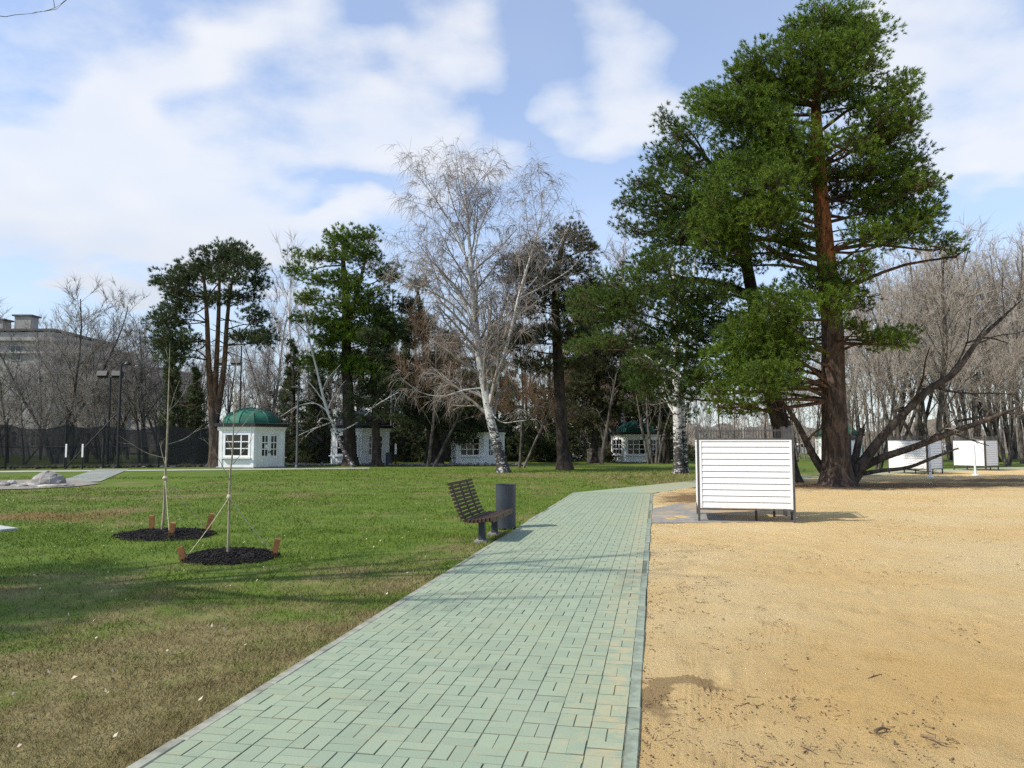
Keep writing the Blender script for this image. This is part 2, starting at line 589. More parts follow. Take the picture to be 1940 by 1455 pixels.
M_LAWN, M_SAND = make_lawn(), make_sand()
M_PAVER = make_paver()
M_BED = simple('path_bed', (0.140, 0.145, 0.100), 0.95, 0.3, 30, bmp=0.3)
M_KERB = simple('kerb_stone', (0.270, 0.268, 0.205), 0.9, 0.35, 6, bmp=0.3)
M_KERBG = simple('green_kerb_stone', (0.225, 0.258, 0.188), 0.9, 0.3, 7, bmp=0.3)
M_CONC = simple('concrete', (0.27, 0.255, 0.225), 0.9, 0.3, 2.2, bmp=0.3, detail=8)
def make_siding():
    m, t, b = material('white_siding')
    tc_ = t.new('ShaderNodeTexCoord').outputs['Object']
    s_ = t.new('ShaderNodeSeparateXYZ')
    t.l.new(tc_, s_.inputs[0])
    streak = t.noise(t.scale(tc_, (6, 6, 0.8)), 2.5, 5, 0.7)
    splash = t.math('ADD', t.ramp(s_.outputs[2], 0.30, 0.62, 0.34, 0.0), t.math('SUBTRACT', t.noise(tc_, 9, 5, 0.7), 0.5))
    col = t.mix(t.ramp(streak, 0.45, 0.8, 0.0, 0.25), (0.80, 0.80, 0.79), (0.56, 0.54, 0.49))
    col = t.mix(t.ramp(splash, 0.16, 0.5, 0.0, 0.45), col, (0.52, 0.44, 0.31))
    t.put(b.inputs['Base Color'], col)
    b.inputs['Roughness'].default_value = 0.45
    bump(t, b, t.noise(t.scale(tc_, (1, 1, 3)), 1.3, 2), 0.15, 0.02)
    return m


M_WHITE = make_siding()
M_WHITEP = simple('white_paint', (0.78, 0.78, 0.76), 0.55, 0.07, 2.5)
M_BLACK = simple('black_eave_shaded_dome', (0.022, 0.021, 0.022), 0.6, 0.3, 4)  # true black of the eaves; on two domes it stands in for shade
M_DOME = simple('green_dome', (0.022, 0.125, 0.080), 0.72, 0.22, 1.6, bmp=0.05)
M_RIB = simple('dome_rib', (0.016, 0.095, 0.060), 0.5, 0.2, 3)
M_GLASS = simple('dark_glass', (0.014, 0.015, 0.017), 0.08, 0.4, 1.5, spec=0.6)
M_FRAME = simple('grey_metal', (0.075, 0.070, 0.066), 0.5, 0.3, 8)
M_GROOVE_SHADE = simple('groove_shade_grey', (0.30, 0.30, 0.30), 0.7, 0.1, 4)  # grey stands in for the shade in the board grooves
M_LEGM = simple('rusty_leg', (0.080, 0.052, 0.038), 0.7, 0.4, 14)
M_SLAT = simple('brown_wood', (0.062, 0.032, 0.018), 0.5, 0.35, 18, bmp=0.15)
M_BIN = simple('slate_metal', (0.038, 0.044, 0.055), 0.42, 0.18, 3)
M_DARK = simple('black_metal', (0.018, 0.018, 0.020), 0.5, 0.3, 5)
M_POLE = simple('pole_metal', (0.10, 0.10, 0.105), 0.5, 0.2, 4)
M_MULCH = simple('mulch', (0.012, 0.0095, 0.008), 0.95, 0.6, 22, bmp=0.8)
M_STAKE = simple('stake_wood', (0.33, 0.140, 0.048), 0.75, 0.3, 16)
M_ROPE = simple('rope', (0.52, 0.46, 0.30), 0.9, 0.2, 30)
M_SAPL = simple('sapling_bark', (0.30, 0.255, 0.17), 0.85, 0.35, 9)
M_STONE = simple('field_stone', (0.26, 0.24, 0.215), 0.9, 0.35, 3.5, bmp=0.5)
M_STONE2 = simple('pale_stone', (0.46, 0.42, 0.36), 0.9, 0.25, 4, bmp=0.4)
M_GRAVEL = simple('gravel_bed', (0.24, 0.215, 0.175), 0.95, 0.35, 7, bmp=0.5)
M_PINEB = make_bark('pine_bark', (0.125, 0.088, 0.066), (0.42, 0.155, 0.055), (5.5, 9.5), 6.0, 0.3)
M_PINEB2 = make_bark('pine_bark_far', (0.100, 0.076, 0.060), (0.225, 0.128, 0.075), (3.0, 6.0), 5.0, 0.3)
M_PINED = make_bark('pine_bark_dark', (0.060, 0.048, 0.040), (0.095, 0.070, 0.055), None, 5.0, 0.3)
M_LIMB = make_bark('pine_limb_bark', (0.085, 0.062, 0.048), (0.185, 0.100, 0.056), None, 5.0, 0.4)
M_GREYB = make_bark('grey_bark', (0.115, 0.098, 0.082), (0.205, 0.180, 0.152), None, 6.0, 0.3)
M_TWIG = simple('twig', (0.230, 0.205, 0.180), 0.9, 0.3, 1.5)
M_TWIGL = simple('twig_light', (0.345, 0.300, 0.245), 0.9, 0.25, 0.8)
M_TWIGB = simple('twig_birch', (0.275, 0.230, 0.200), 0.9, 0.3, 1.5)
M_TWIGR = simple('twig_rust', (0.195, 0.122, 0.072), 0.9, 0.3, 1.0)
M_WILLOW = make_bark('dark_limb_bark', (0.075, 0.060, 0.050), (0.150, 0.120, 0.095), None, 7.0, 0.4)
M_BIRCH = make_birch()
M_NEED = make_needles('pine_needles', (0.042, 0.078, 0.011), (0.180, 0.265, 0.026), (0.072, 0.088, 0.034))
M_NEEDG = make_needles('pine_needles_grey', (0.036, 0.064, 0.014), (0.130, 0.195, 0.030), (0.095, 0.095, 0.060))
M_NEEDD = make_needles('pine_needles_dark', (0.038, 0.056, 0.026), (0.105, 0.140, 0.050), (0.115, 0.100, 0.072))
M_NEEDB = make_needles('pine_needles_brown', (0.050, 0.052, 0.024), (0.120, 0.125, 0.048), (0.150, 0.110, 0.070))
M_BUILD = simple('grey_stucco', (0.320, 0.305, 0.285), 0.9, 0.18, 0.5)
M_BUILD2 = simple('pale_cornice', (0.330, 0.310, 0.285), 0.9, 0.15, 0.7)
M_ROOF = simple('dark_roof', (0.085, 0.075, 0.072), 0.8, 0.2, 1)
M_LEAF = simple('dry_leaf', (0.50, 0.43, 0.30), 0.8, 0.3, 5)
M_LITTER = simple('litter_bits', (0.150, 0.100, 0.058), 0.9, 0.6, 4)
M_RED = simple('red_board', (0.42, 0.035, 0.025), 0.6, 0.15, 3)
M_BRICK = simple('pillar_stone', (0.30, 0.235, 0.185), 0.9, 0.3, 5, bmp=0.4)
M_SHRUB = simple('shrub_leaf', (0.040, 0.055, 0.018), 0.8, 0.45, 1.2)
M_CAR = simple('pale_car_paint', (0.55, 0.57, 0.60), 0.3, 0.05, 2)
M_CARD = simple('dark_car_paint', (0.05, 0.055, 0.065), 0.3, 0.05, 2)
M_TYRE = simple('tyre_rubber', (0.02, 0.02, 0.02), 0.8, 0.2, 4)
M_WOOD = simple('far_wood_bark', (0.270, 0.230, 0.190), 0.95, 0.35, 0.35)


def make_net():
    m, t, b = material('dark_netting')
    b.inputs['Base Color'].default_value = (0.020, 0.020, 0.022, 1)
    b.inputs['Roughness'].default_value = 0.9
    pos = t.new('ShaderNodeTexCoord').outputs['Object']
    tr = t.new('ShaderNodeBsdfTransparent')
    mx = t.new('ShaderNodeMixShader')
    t.put(mx.inputs[0], t.ramp(t.noise(pos, 0.35, 4), 0.3, 0.7, 0.80, 0.92))
    o = m.node_tree.nodes['Material Output']
    t.l.new(tr.outputs[0], mx.inputs[1])
    t.l.new(b.outputs[0], mx.inputs[2])
    t.l.new(mx.outputs[0], o.inputs[0])
    return m


M_NET = make_net()

# ------------------------------------------------------------------ ground, lawn, path, sand
YAW = math.radians(10.68)
D = Vector((math.sin(YAW), math.cos(YAW), 0))
N = Vector((-math.cos(YAW), math.sin(YAW), 0))
O = Vector((-0.12, 0, 0))


def pathp(s, w, z=0.0):
    v = O + D * s + N * w
    return (v.x, v.y, z)


gb = MB()
gb.add([(-600, -300, 0), (600, -300, 0), (600, 900, 0), (-600, 900, 0)], [(0, 1, 2, 3)])
ground = gb.build('ground', M_LAWN)
tag(ground, 'patchy green and straw coloured lawn', None, kind='structure')

LOWER = [(4.53, 24.67), (6.57, 27.7), (14.0, 34.8), (22, 40.8), (33, 46.5), (70, 60.0)]
UPPER = [(2.05, 24.92), (7.69, 32.42), (13.66, 37.0), (21.4, 43.2), (32, 49.2), (69, 63.0)]


def sand_sheet():
    xs = np.concatenate([np.arange(-0.05, 6, 0.036), np.geomspace(6, 66, 90)])
    nt_ = 400
    lx, ly = np.array(LOWER).T
    ymax = np.maximum(np.where(xs < 4.53, (xs + 0.12) / 0.1886, np.interp(xs, lx, ly)) + 0.02, 0.42)
    t = np.linspace(0, 1, nt_)
    lo = 0.4
    y = lo + ((ymax[:, None] - lo + 0.0) * ((1.06 ** (t * 60) - 1) / (1.06 ** 60 - 1))[None, :])
    x = np.repeat(xs[:, None], nt_, 1)
    z = 0.026 + 0.034 * fbm(x * 0.9, y * 0.9, 3) + 0.030 * fbm(x * 3.2 + 9, y * 3.2, 2)
    z += 0.012 * np.clip(fbm(x * 2.2 + 40, y * 2.2 + 7, 2), -0.5, 0)
    rf_ = np.random.default_rng(55)
    for k in range(230):                                   # footprints
        fy = 3.2 + 17 * rf_.random() ** 1.3
        fx = -0.12 + 0.1886 * fy + 0.3 + rf_.random() * (0.62 * fy)
        a = rf_.uniform(0, 3.14)
        c_, s_ = math.cos(a), math.sin(a)
        sel = (np.abs(x - fx) < 0.3) & (np.abs(y - fy) < 0.3)
        dx, dy = x[sel] - fx, y[sel] - fy
        u_, v_ = (dx * c_ + dy * s_) / 0.135, (-dx * s_ + dy * c_) / 0.055
        r2 = u_ * u_ + v_ * v_
        z[sel] += rf_.uniform(0.5, 1.0) * (-0.022 * np.exp(-r2 * 1.1) + 0.010 * np.exp(-(np.sqrt(r2) - 1.7) ** 2 * 4))
    fade = np.clip((x - (-0.12 + 0.1886 * y)) / 0.35, 0, 1)
    z = 0.012 + (z - 0.012) * (0.25 + 0.75 * fade)
    z = np.maximum(z, 0.004)
    v = np.stack([x, y, z], -1).reshape(-1, 3)
    i = np.arange(len(xs) - 1)[:, None] * nt_ + np.arange(nt_ - 1)[None, :]
    q = np.stack([i, i + nt_, i + nt_ + 1, i + 1], -1).reshape(-1, 4)
    o = link('sand_beach', np_mesh('sand_beach', v, q, M_SAND, smooth=True))
    tag(o, 'yellow sand beach with twigs and footprints right of the path', None, kind='structure')


sand_sheet()

# paved path: bed, kerbs, pavers
bed = MB()
bed.add([pathp(-4, 0.03, 0.0250), pathp(-4, 2.53, 0.0250), pathp(25.2, 2.53, 0.0250), pathp(25.2, 0.03, 0.0250)], [(3, 2, 1, 0)])
path = bed.build('path', M_BED)
tag(path, 'light green paved path in basket weave', None, kind='structure')
RP = Matrix.Rotation(-YAW, 3, 'Z')
for side, (w0, z1) in enumerate(((0.042, 0.029), (2.516, 0.030))):
    me = MB().bevbox((0, 0, 0), (0.078, 0.988, 0.10), 0.006).mesh('kerb_stone', (M_KERBG, M_KERB)[side])
    for k in range(29):
        s = -3.5 + k * 1.0
        jx = random.uniform(-0.009, 0.009)
        link('kerb_stone', me, path, pathp(s, w0 + jx, z1 - 0.05 + random.uniform(-0.006, 0.006)), (0, 0, -YAW + random.uniform(-0.004, 0.004)))
pm = MB().bevbox((0, 0, 0), (0.0968, 0.1966, 0.05), 0.0024).mesh('paver', M_PAVER)
cells = []
NS = int(29 / 0.2)
for c in range(12):
    for k in range(NS):
        s0, w0 = -4 + k * 0.2, 0.08 + c * 0.2
        if (c + k) % 2 == 0:
            cells += [(s0 + 0.1, w0 + 0.05, 0), (s0 + 0.1, w0 + 0.15, 0)]
        else:
            cells += [(s0 + 0.05, w0 + 0.1, 1), (s0 + 0.15, w0 + 0.1, 1)]


def in_view(s, w):
    p = pathp(s, w)
    return p[1] > 3.95 and abs(p[0] / p[1]) < 0.70 and p[0] / p[1] * FPX + 970 > 0


vis = sorted([c for c in cells if in_view(c[0], c[1])], key=lambda c: c[0])
near = set(vis[:300])
rv, rf = MB(), None
for cidx, (s, w, tr) in enumerate(cells):
    z = 0.030 - 0.025 + random.gauss(0, 0.0010)
    rz = -YAW + (math.pi / 2 if tr else 0) + random.gauss(0, 0.0035)
    p = pathp(s + random.gauss(0, 0.0012), w + random.gauss(0, 0.0012), z)
    tilt = (random.gauss(0, 0.003), random.gauss(0, 0.003), rz)
    if (s, w, tr) in near:
        link('paver', pm, path, p, tilt)
    elif s < 25.1:
        M = Matrix.Rotation(rz, 3, 'Z') @ Matrix.Rotation(tilt[0], 3, 'X')
        rv.bevbox(p, (0.0968, 0.1966, 0.05), 0.0024, M)
rest = rv.build('pavers', M_PAVER, path)
rest['kind'] = 'stuff'

sb = MB()
poly = [(2.05, 24.92)] + UPPER[1:] + LOWER[::-1]
n = len(UPPER)
vs = [(x, y, 0.034) for x, y in UPPER] + [(x, y, 0.034) for x, y in LOWER] + [(x, y, -0.05) for x, y in UPPER] + [(x, y, -0.05) for x, y in LOWER]
fs = [(i, n + i, n + i + 1, i + 1) for i in range(n - 1)] + [(i, i + 1, 2 * n + i + 1, 2 * n + i) for i in range(n - 1)] + \
     [(n + i, 3 * n + i, 3 * n + i + 1, n + i + 1) for i in range(n - 1)] + [(0, 2 * n, 3 * n, n)]
sb.add(vs, fs)
side_path = sb.build('side_path', M_PAVER)
tag(side_path, 'green paved path bending away behind the changing cabin', None, kind='structure')

# far strip path along the kiosks and the little path on the left
MP = simple('pale_path', (0.36, 0.37, 0.30), 0.9, 0.15, 1.0)
strip = MB()
a0, a1 = ground_at(-200, 894.5), ground_at(700, 886.5)
b0, b1 = ground_at(-200, 897.5), ground_at(700, 888.5)
strip.add([(v.x, v.y, 0.02) for v in (b0, b1, a1, a0)], [(0, 1, 2, 3)])
tag(strip.build('far_path', MP), 'pale strip path crossing the lawn before the kiosks', None, kind='structure')
MG = simple('grey_green_path', (0.24, 0.25, 0.215), 0.9, 0.2, 0.8)
lp = MB()
q = [ground_at(*p) for p in ((95, 917), (190, 913), (245, 889), (185, 889))]
lp.add([(v.x, v.y, 0.024) for v in q], [(0, 1, 2, 3)])
tag(lp.build('garden_path', MG), 'grey green garden path leading to the netting on the left', None, kind='structure')


# ------------------------------------------------------------------ trees
def np3(v):
    return np.array(tuple(v), float)


def smooth_chain(pts, rad, n):
    """resample a polyline with Catmull-Rom"""
    p = np.array([tuple(q) for q in pts], float)
    r = np.array(rad, float)
    P = np.vstack([2 * p[0] - p[1], p, 2 * p[-1] - p[-2]])
    m = len(p) - 1
    out, ro = [], []
    for t in np.linspace(0, m, n):
        i = min(int(t), m - 1)
        u = t - i
        a, b, c, d = P[i], P[i + 1], P[i + 2], P[i + 3]
        out.append(0.5 * (2 * b + (c - a) * u + (2 * a - 5 * b + 4 * c - d) * u * u + (3 * b - a - 3 * c + d) * u ** 3))
        ro.append(r[i] * (1 - u) + r[i + 1] * u)
    return np.array(out), np.array(ro)


def sub_chain(rng, p, d, L, r0, r1, n, wob, grav):
    pts = [p]
    d = d / np.linalg.norm(d)
    for i in range(n):
        d = d + rng.normal(0, wob, 3) + np.array([0, 0, grav])
        d = d / np.linalg.norm(d)
        pts.append(pts[-1] + d * L / n)
    return np.array(pts), np.linspace(r0, r1, n + 1)


def pick(rng, chain, t):
    p, r = chain
    x = t * (len(p) - 1)
    i = min(int(x), len(p) - 2)
    u = x - i
    return p[i] * (1 - u) + p[i + 1] * u, unit(p[i + 1] - p[i]), r[i] * (1 - u) + r[i + 1] * u


def spawn(rng, parents, per_m, lo, ang, lenf, rf, n, wob, grav, up=0.15, lmax=9.0, lmin=0.3):
    """children of every parent chain"""
    out = []
    for ch in parents:
        L = np.linalg.norm(np.diff(ch[0], axis=0), axis=1).sum()
        k = max(1, int(round(per_m * L * (1 - lo) + rng.uniform(-0.4, 0.4))))
        ph = rng.uniform(0, 6.28)
        for j in range(k):
            t = lo + (1 - lo) * (j + rng.uniform(0.1, 0.9)) / k
            p, d, r = pick(rng, ch, min(t, 0.98))
            ph += 2.4 + rng.normal(0, 0.5)
            ref = np.array([0, 0, 1.0]) if abs(d[2]) < 0.8 else np.array([1.0, 0, 0])
            a = unit(np.cross(d, ref))
            b = np.cross(d, a)
            side = a * math.cos(ph) + b * math.sin(ph)
            th = math.radians(rng.normal(ang, 9))
            dd = d * math.cos(th) + side * math.sin(th) + np.array([0, 0, up])
            l = min(lmax, max(lmin, L * lenf * (1.15 - 0.75 * (t - lo) / (1 - lo)) * rng.uniform(0.7, 1.2)))
            rr = max(0.004, r * rf)
            out.append(sub_chain(rng, p, dd, l, rr, rr * 0.35, n, wob, grav))
    return out


def twigs(rng, parents, per_m, L, rad, grav, spread=0.9, lo=0.15, up=0.0, segs=2):
    """fine twigs as slender three-sided cones, all at once"""
    S, DR = [], []
    for p, r in parents:
        ln = np.linalg.norm(np.diff(p, axis=0), axis=1).sum()
        k = max(1, int(per_m * ln))
        t = (lo + (1 - lo) * rng.random(k)) * (len(p) - 1)
        i = np.minimum(t.astype(int), len(p) - 2)
        u = (t - i)[:, None]
        S.append(p[i] * (1 - u) + p[i + 1] * u)
        DR.append(unit(p[i + 1] - p[i]))
    S, DR = np.concatenate(S), np.concatenate(DR)
    n = len(S)
    d = unit(DR + rng.normal(0, spread, (n, 3)) + np.array([0, 0, up]))
    ln = L * rng.uniform(0.45, 1.25, n)[:, None]
    pts = [S]
    for k in range(segs):
        d = unit(d + rng.normal(0, 0.18, (n, 3)) + np.array([0, 0, grav]))
        pts.append(pts[-1] + d * ln / segs)
    ax = unit(np.cross(d, rng.normal(0, 1, (n, 3))))
    bx = np.cross(unit(pts[1] - pts[0]), ax)
    ring = []
    V = []
    for k in range(segs):
        rr = rad * (1 - 0.75 * k / segs)
        for a in (0, 2.094, 4.189):
            V.append(pts[k] + (ax * math.cos(a) + bx * math.sin(a)) * rr)
    V.append(pts[segs])
    m = len(V)
    V = np.stack(V, 1).reshape(-1, 3)
    F = []
    for k in range(segs - 1):
        for a in range(3):
            b2 = (a + 1) % 3
            F += [(3 * k + a, 3 * k + b2, 3 * k + 3 + b2), (3 * k + a, 3 * k + 3 + b2, 3 * k + 3 + a)]
    k = segs - 1
    for a in range(3):
        F.append((3 * k + a, 3 * k + (a + 1) % 3, m - 1))
    F = np.array(F)
    F = (np.arange(n)[:, None, None] * m + F[None]).reshape(-1, 3)
    return V, F


def quads_to_tris(q):
    return np.concatenate([q[:, [0, 1, 2]], q[:, [0, 2, 3]]])


def cat(parts):
    V, F, off = [], [], 0
    for v, f in parts:
        if f.shape[1] == 4:
            f = quads_to_tris(f)
        V.append(v)
        F.append(f + off)
        off += len(v)
    return np.concatenate(V), np.concatenate(F)


def tubes(chains, sides):
    return tube_arrays([c[0] for c in chains], [c[1] for c in chains], sides)


def flare(chain, amount=0.55, h=0.9):
    p, r = chain
    z = p[:, 2] - p[0, 2]
    return p, r * (1 + amount * np.exp(-z / h * 2.2))


def bare_tree(name, label, base, mains, bark, twigm, seed, l1=None, l2=None, l3=None, tw=None, group=None, category='tree', sides=10, thin_l1=False):
    """mains: main limbs as (points, radii) already in metres relative to base"""
    rng = np.random.default_rng(seed)
    ch1 = spawn(rng, mains, **l1) if l1 else []
    ch2 = spawn(rng, ch1 + (mains if not l1 else []), **l2) if l2 else []
    ch3 = spawn(rng, ch2, **l3) if l3 else []
    root = empty(name, base)
    tag(root, label, category, group)
    v, f = cat([tubes(mains, sides)] + ([tubes(ch1, 6)] if ch1 and not thin_l1 else []))
    link('trunk', np_mesh('trunk', v, f, bark, smooth=True), root)
    parts = [tubes(ch1, 5)] if thin_l1 else []
    if ch2:
        parts.append(tubes(ch2, 4))
    if ch3:
        parts.append(tubes(ch3, 3))
    fine = ch3 or ch2 or ch1
    for k in (tw if isinstance(tw, list) else [tw]):
        src = {'all': ch1 + ch2 + ch3, 'fine': fine, '23': ch2 + ch3}[k.pop('src', 'fine')]
        parts.append(twigs(rng, src, **k))
    v, f = cat(parts)
    link('crown', np_mesh('crown', v, f, twigm), root)
    return root


def copy_tree(root, loc, rz, scale, label=None, group=None):
    r = root.copy()
    COL.objects.link(r)
    r.location = loc
    r.rotation_euler = (0, 0, rz)
    r.scale = scale
    if label:
        r['label'] = label
    if group:
        r['group'] = group
    for ch in root.children:
        c = ch.copy()
        COL.objects.link(c)
        c.parent = r
    return r


def needle_mesh(rng, pos, dirs, tint, K, length, width, shoot):
    n = len(pos)
    p = np.repeat(pos, K, 0)
    d = np.repeat(dirs, K, 0)
    base = p + d * (rng.uniform(-0.6, 0.5, (n * K, 1)) * shoot)
    nd = unit(d * 0.75 + rng.normal(0, 0.62, (n * K, 3)))
    ln = length * rng.uniform(0.7, 1.2, (n * K, 1))
    w = unit(np.cross(nd, rng.normal(0, 1, (n * K, 3)))) * width * 0.5
    V = np.stack([base - w, base + w, base + nd * ln + w * 0.25], 1).reshape(-1, 3)
    F = np.arange(n * K * 3).reshape(-1, 3)
    return V, F, np.repeat(np.repeat(tint, K), 3)


def pine(name, label, Y, stems, pads, bark, needles, seed, dens=26.0, K=20, nlen=0.17, nw=0.030, depth=2.6, back=0.8,
         group=None, base_px=None, dead=0, flat=0.8, limb_r=0.07, tuft=1.0, grow=1.0):
    """stems: [[(px, py, radius), ...], ...]; pads: (px, py, rx, ry[, depth offset]) in photograph pixels at distance Y"""
    rng = np.random.default_rng(seed)
    base = at(*(base_px or stems[0][0][:2]), Y)
    base.z = 0
    mpp = Y / FPX
    b = np3(base)
    sts = []
    for k, st in enumerate(stems):
        pts = [np3(at(x, y, Y)) - b for x, y, r in st]
        if k == 0:
            pts[0][2] = -0.1
        c = smooth_chain(pts, [r for x, y, r in st], 5 * len(st))
        if k == 0:
            c = flare(c)
        sts.append(c)
    xs = [p[0] for p in pads]
    half = max(1.0, (max(xs) - min(xs)) / 2 * mpp)
    allpads = []
    for p in pads:
        c = np3(at(p[0], p[1], Y)) - b
        # trunk point nearest in height
        tz = min((abs(q[2] - c[2]) + 0.6 * abs(q[0] - c[0]), tuple(q)) for ch in sts for q in ch[0][len(ch[0]) // 4:])[1]
        room = math.sqrt(max(0.06, 1 - min(1, abs(c[0] - tz[0]) / (half * 1.15)) ** 2)) * depth
        rx, ry = p[2] * mpp * 1.04 * grow, p[3] * mpp * 1.12 * grow
        dy_ = p[4] if len(p) > 4 else -rng.uniform(0.15, 1.0) * room
        k_ = (Y + dy_) / Y
        allpads.append((np3(at(p[0], p[1], Y + dy_)) - b, rx * k_, ry * k_, 1.0))
        if len(p) > 4:
            continue
        if rng.random() < back:
            off = np.array([rng.normal(0, 0.3 * rx), 0, rng.normal(0, 0.3 * ry)])
            allpads.append((np3(at(p[0], p[1], Y + rng.uniform(0.2, 1.0) * room)) - b + off, rx * rng.uniform(0.75, 1.05), ry * rng.uniform(0.75, 1.05), 0.75))
    limbs, twg = [], []
    SP, SD, ST = [], [], []
    for (c, rx, ry, dm) in allpads:
        # limb from the nearest stem
        best = None
        slope = rng.uniform(-0.05, 0.42)
        for ch in sts:
            p = ch[0]
            hd = np.hypot(p[:, 0] - c[0], p[:, 1] - c[1])
            cost = np.abs(p[:, 2] - (c[2] - slope * hd - 0.1)) + 0.25 * hd
            i = int(np.argmin(cost[len(p) // 5:])) + len(p) // 5
            if best is None or cost[i] < best[0]:
                best = (cost[i], p[i], ch[1][i])
        q, tr = best[1], best[2]
        mid = q * 0.5 + c * 0.5 + np.array([rng.normal(0, 0.12), rng.normal(0, 0.12), -0.02 * np.linalg.norm(c - q) + rng.normal(0, 0.22)])
        end = c + unit(c - q) * rx * 0.4
        r0 = min(tr * 0.5, limb_r * (0.40 + 0.13 * np.linalg.norm(c - q)))
        lc = smooth_chain([q, mid, c - np.array([0, 0, ry * 0.35]), end], [r0, r0 * 0.7, r0 * 0.42, 0.012], 9)
        limbs.append(lc)
        nb = int(max(6, min(20, 6 + 6.5 * rx * ry)))
        for _ in range(nb):
            a = rng.normal(0, 1, 3)
            a = a / np.linalg.norm(a) * rng.uniform(0.35, 0.85)
            o = c + a * np.array([rx, rx * 0.9, ry * flat])
            s = pick(rng, lc, rng.uniform(0.55, 1.0))[0]
            m2 = (s + o) / 2 + rng.normal(0, 0.08, 3) - np.array([0, 0, 0.06])
            twg.append((np.array([s, m2, o]), np.array([0.022, 0.016, 0.007]) * (0.7 + limb_r * 4)))
            br = rng.uniform(0.34, 0.58) * min(rx, ry * 1.5)
            k = max(4, int(dens * dm * br * br * 4.2))
            w = unit(rng.normal(0, 1, (k, 3)) + np.array([0, 0, 0.25]))
            rr = rng.uniform(0.55, 1.0, (k, 1)) ** 0.6
            pos = o + w * rr * np.array([br * 1.2, br * 1.2, br * 0.85])
            SP.append(pos)
            SD.append(unit(w * 0.8 + unit(pos - q) * 0.7 + np.array([0, 0, 0.35])))
            ST.append(np.clip(rng.normal(0.5, 0.14) + rng.normal(0, 0.18, k), 0, 1))
    SP, SD, ST = np.concatenate(SP), np.concatenate(SD), np.concatenate(ST)
    for _ in range(dead):
        ch = sts[rng.integers(len(sts))]
        q, d, tr = pick(rng, ch, rng.uniform(0.25, 0.7))
        a = rng.uniform(0, 6.28)
        limbs.append(sub_chain(rng, q, np.array([math.cos(a), math.sin(a) * 0.7, rng.uniform(-0.35, 0.3)]), rng.uniform(1.0, 3.0), 0.035, 0.008, 6, 0.16, -0.02))
    root = empty(name, base)
    tag(root, label, 'tree', group)
    v, f = tubes(sts, 14)
    link('trunk', np_mesh('trunk', v, f, bark, smooth=True), root)
    parts = [tubes(limbs, 6), tubes(twg, 3)]
    parts.append(twigs(rng, twg, 6, 0.5, 0.007, 0.0, 0.8))
    v, f = cat(parts)
    link('branches', np_mesh('branches', v, f, M_LIMB, smooth=True), root)
    v, f, a = needle_mesh(rng, SP, SD, ST, K, nlen * tuft, nw, 0.10)
    link('crown', np_mesh('crown', v, f, needles, {'tint': a}), root)
    return root


pine('pine_tree', 'tallest pine with bright green crown and orange upper trunk on the sand', 28.6,
     [[(1586, 922, .54), (1583, 850, .48), (1579, 740, .43), (1577, 620, .39), (1566, 500, .35), (1557, 400, .30), (1549, 280, .23), (1546, 180, .17), (1556, 90, .10), (1562, 20, .03)]],
     [(1560, 32, 62, 32), (1512, 55, 38, 26), (1612, 75, 58, 42), (1560, 95, 78, 40), (1500, 120, 62, 36), (1630, 125, 36, 30), (1435, 118, 48, 30),
      (1455, 165, 72, 38), (1405, 150, 40, 25), (1350, 195, 44, 34), (1400, 215, 66, 40), (1545, 160, 80, 36), (1715, 165, 38, 36), (1718, 225, 36, 44), (1672, 215, 52, 38),
      (1620, 190, 58, 30), (1455, 240, 72, 38), (1430, 285, 66, 36), (1500, 300, 78, 40), (1395, 330, 56, 40), (1460, 350, 80, 36), (1365, 385, 48, 42), (1345, 445, 44, 40),
      (1600, 275, 72, 24), (1660, 270, 56, 36), (1640, 320, 62, 24), (1600, 365, 60, 34, 1.4), (1705, 315, 52, 28), (1745, 345, 42, 22), (1700, 370, 56, 34), (1750, 410, 44, 30),
      (1705, 435, 56, 34), (1765, 465, 48, 22), (1805, 482, 30, 11), (1650, 395, 50, 28), (1645, 445, 42, 26), (1495, 398, 46, 32, -1.0), (1450, 415, 66, 36), (1395, 465, 50, 36),
      (1500, 450, 40, 26), (1540, 535, 60, 32), (1595, 545, 38, 34), (1560, 575, 56, 26), (1480, 585, 60, 34), (1440, 635, 64, 40), (1395, 690, 64, 36), (1445, 725, 58, 36),
      (1380, 765, 46, 20), (1520, 660, 44, 22), (1490, 690, 44, 28), (1690, 645, 38, 20), (1655, 640, 38, 20), (1620, 620, 30, 16), (1630, 500, 30, 40), (1620, 570, 22, 26), (1420, 768, 46, 18), (1362, 738, 36, 22), (1475, 648, 46, 28), (1505, 612, 40, 24), (1430, 690, 50, 30), (1390, 420, 44, 32), (1425, 370, 50, 32), (1520, 340, 50, 26), (1480, 480, 44, 22)],
     M_PINEB, M_NEED, 3, grow=1.16, dens=29, K=20, nlen=0.14, nw=0.022, depth=3.0, dead=40, back=0.68, limb_r=0.085)

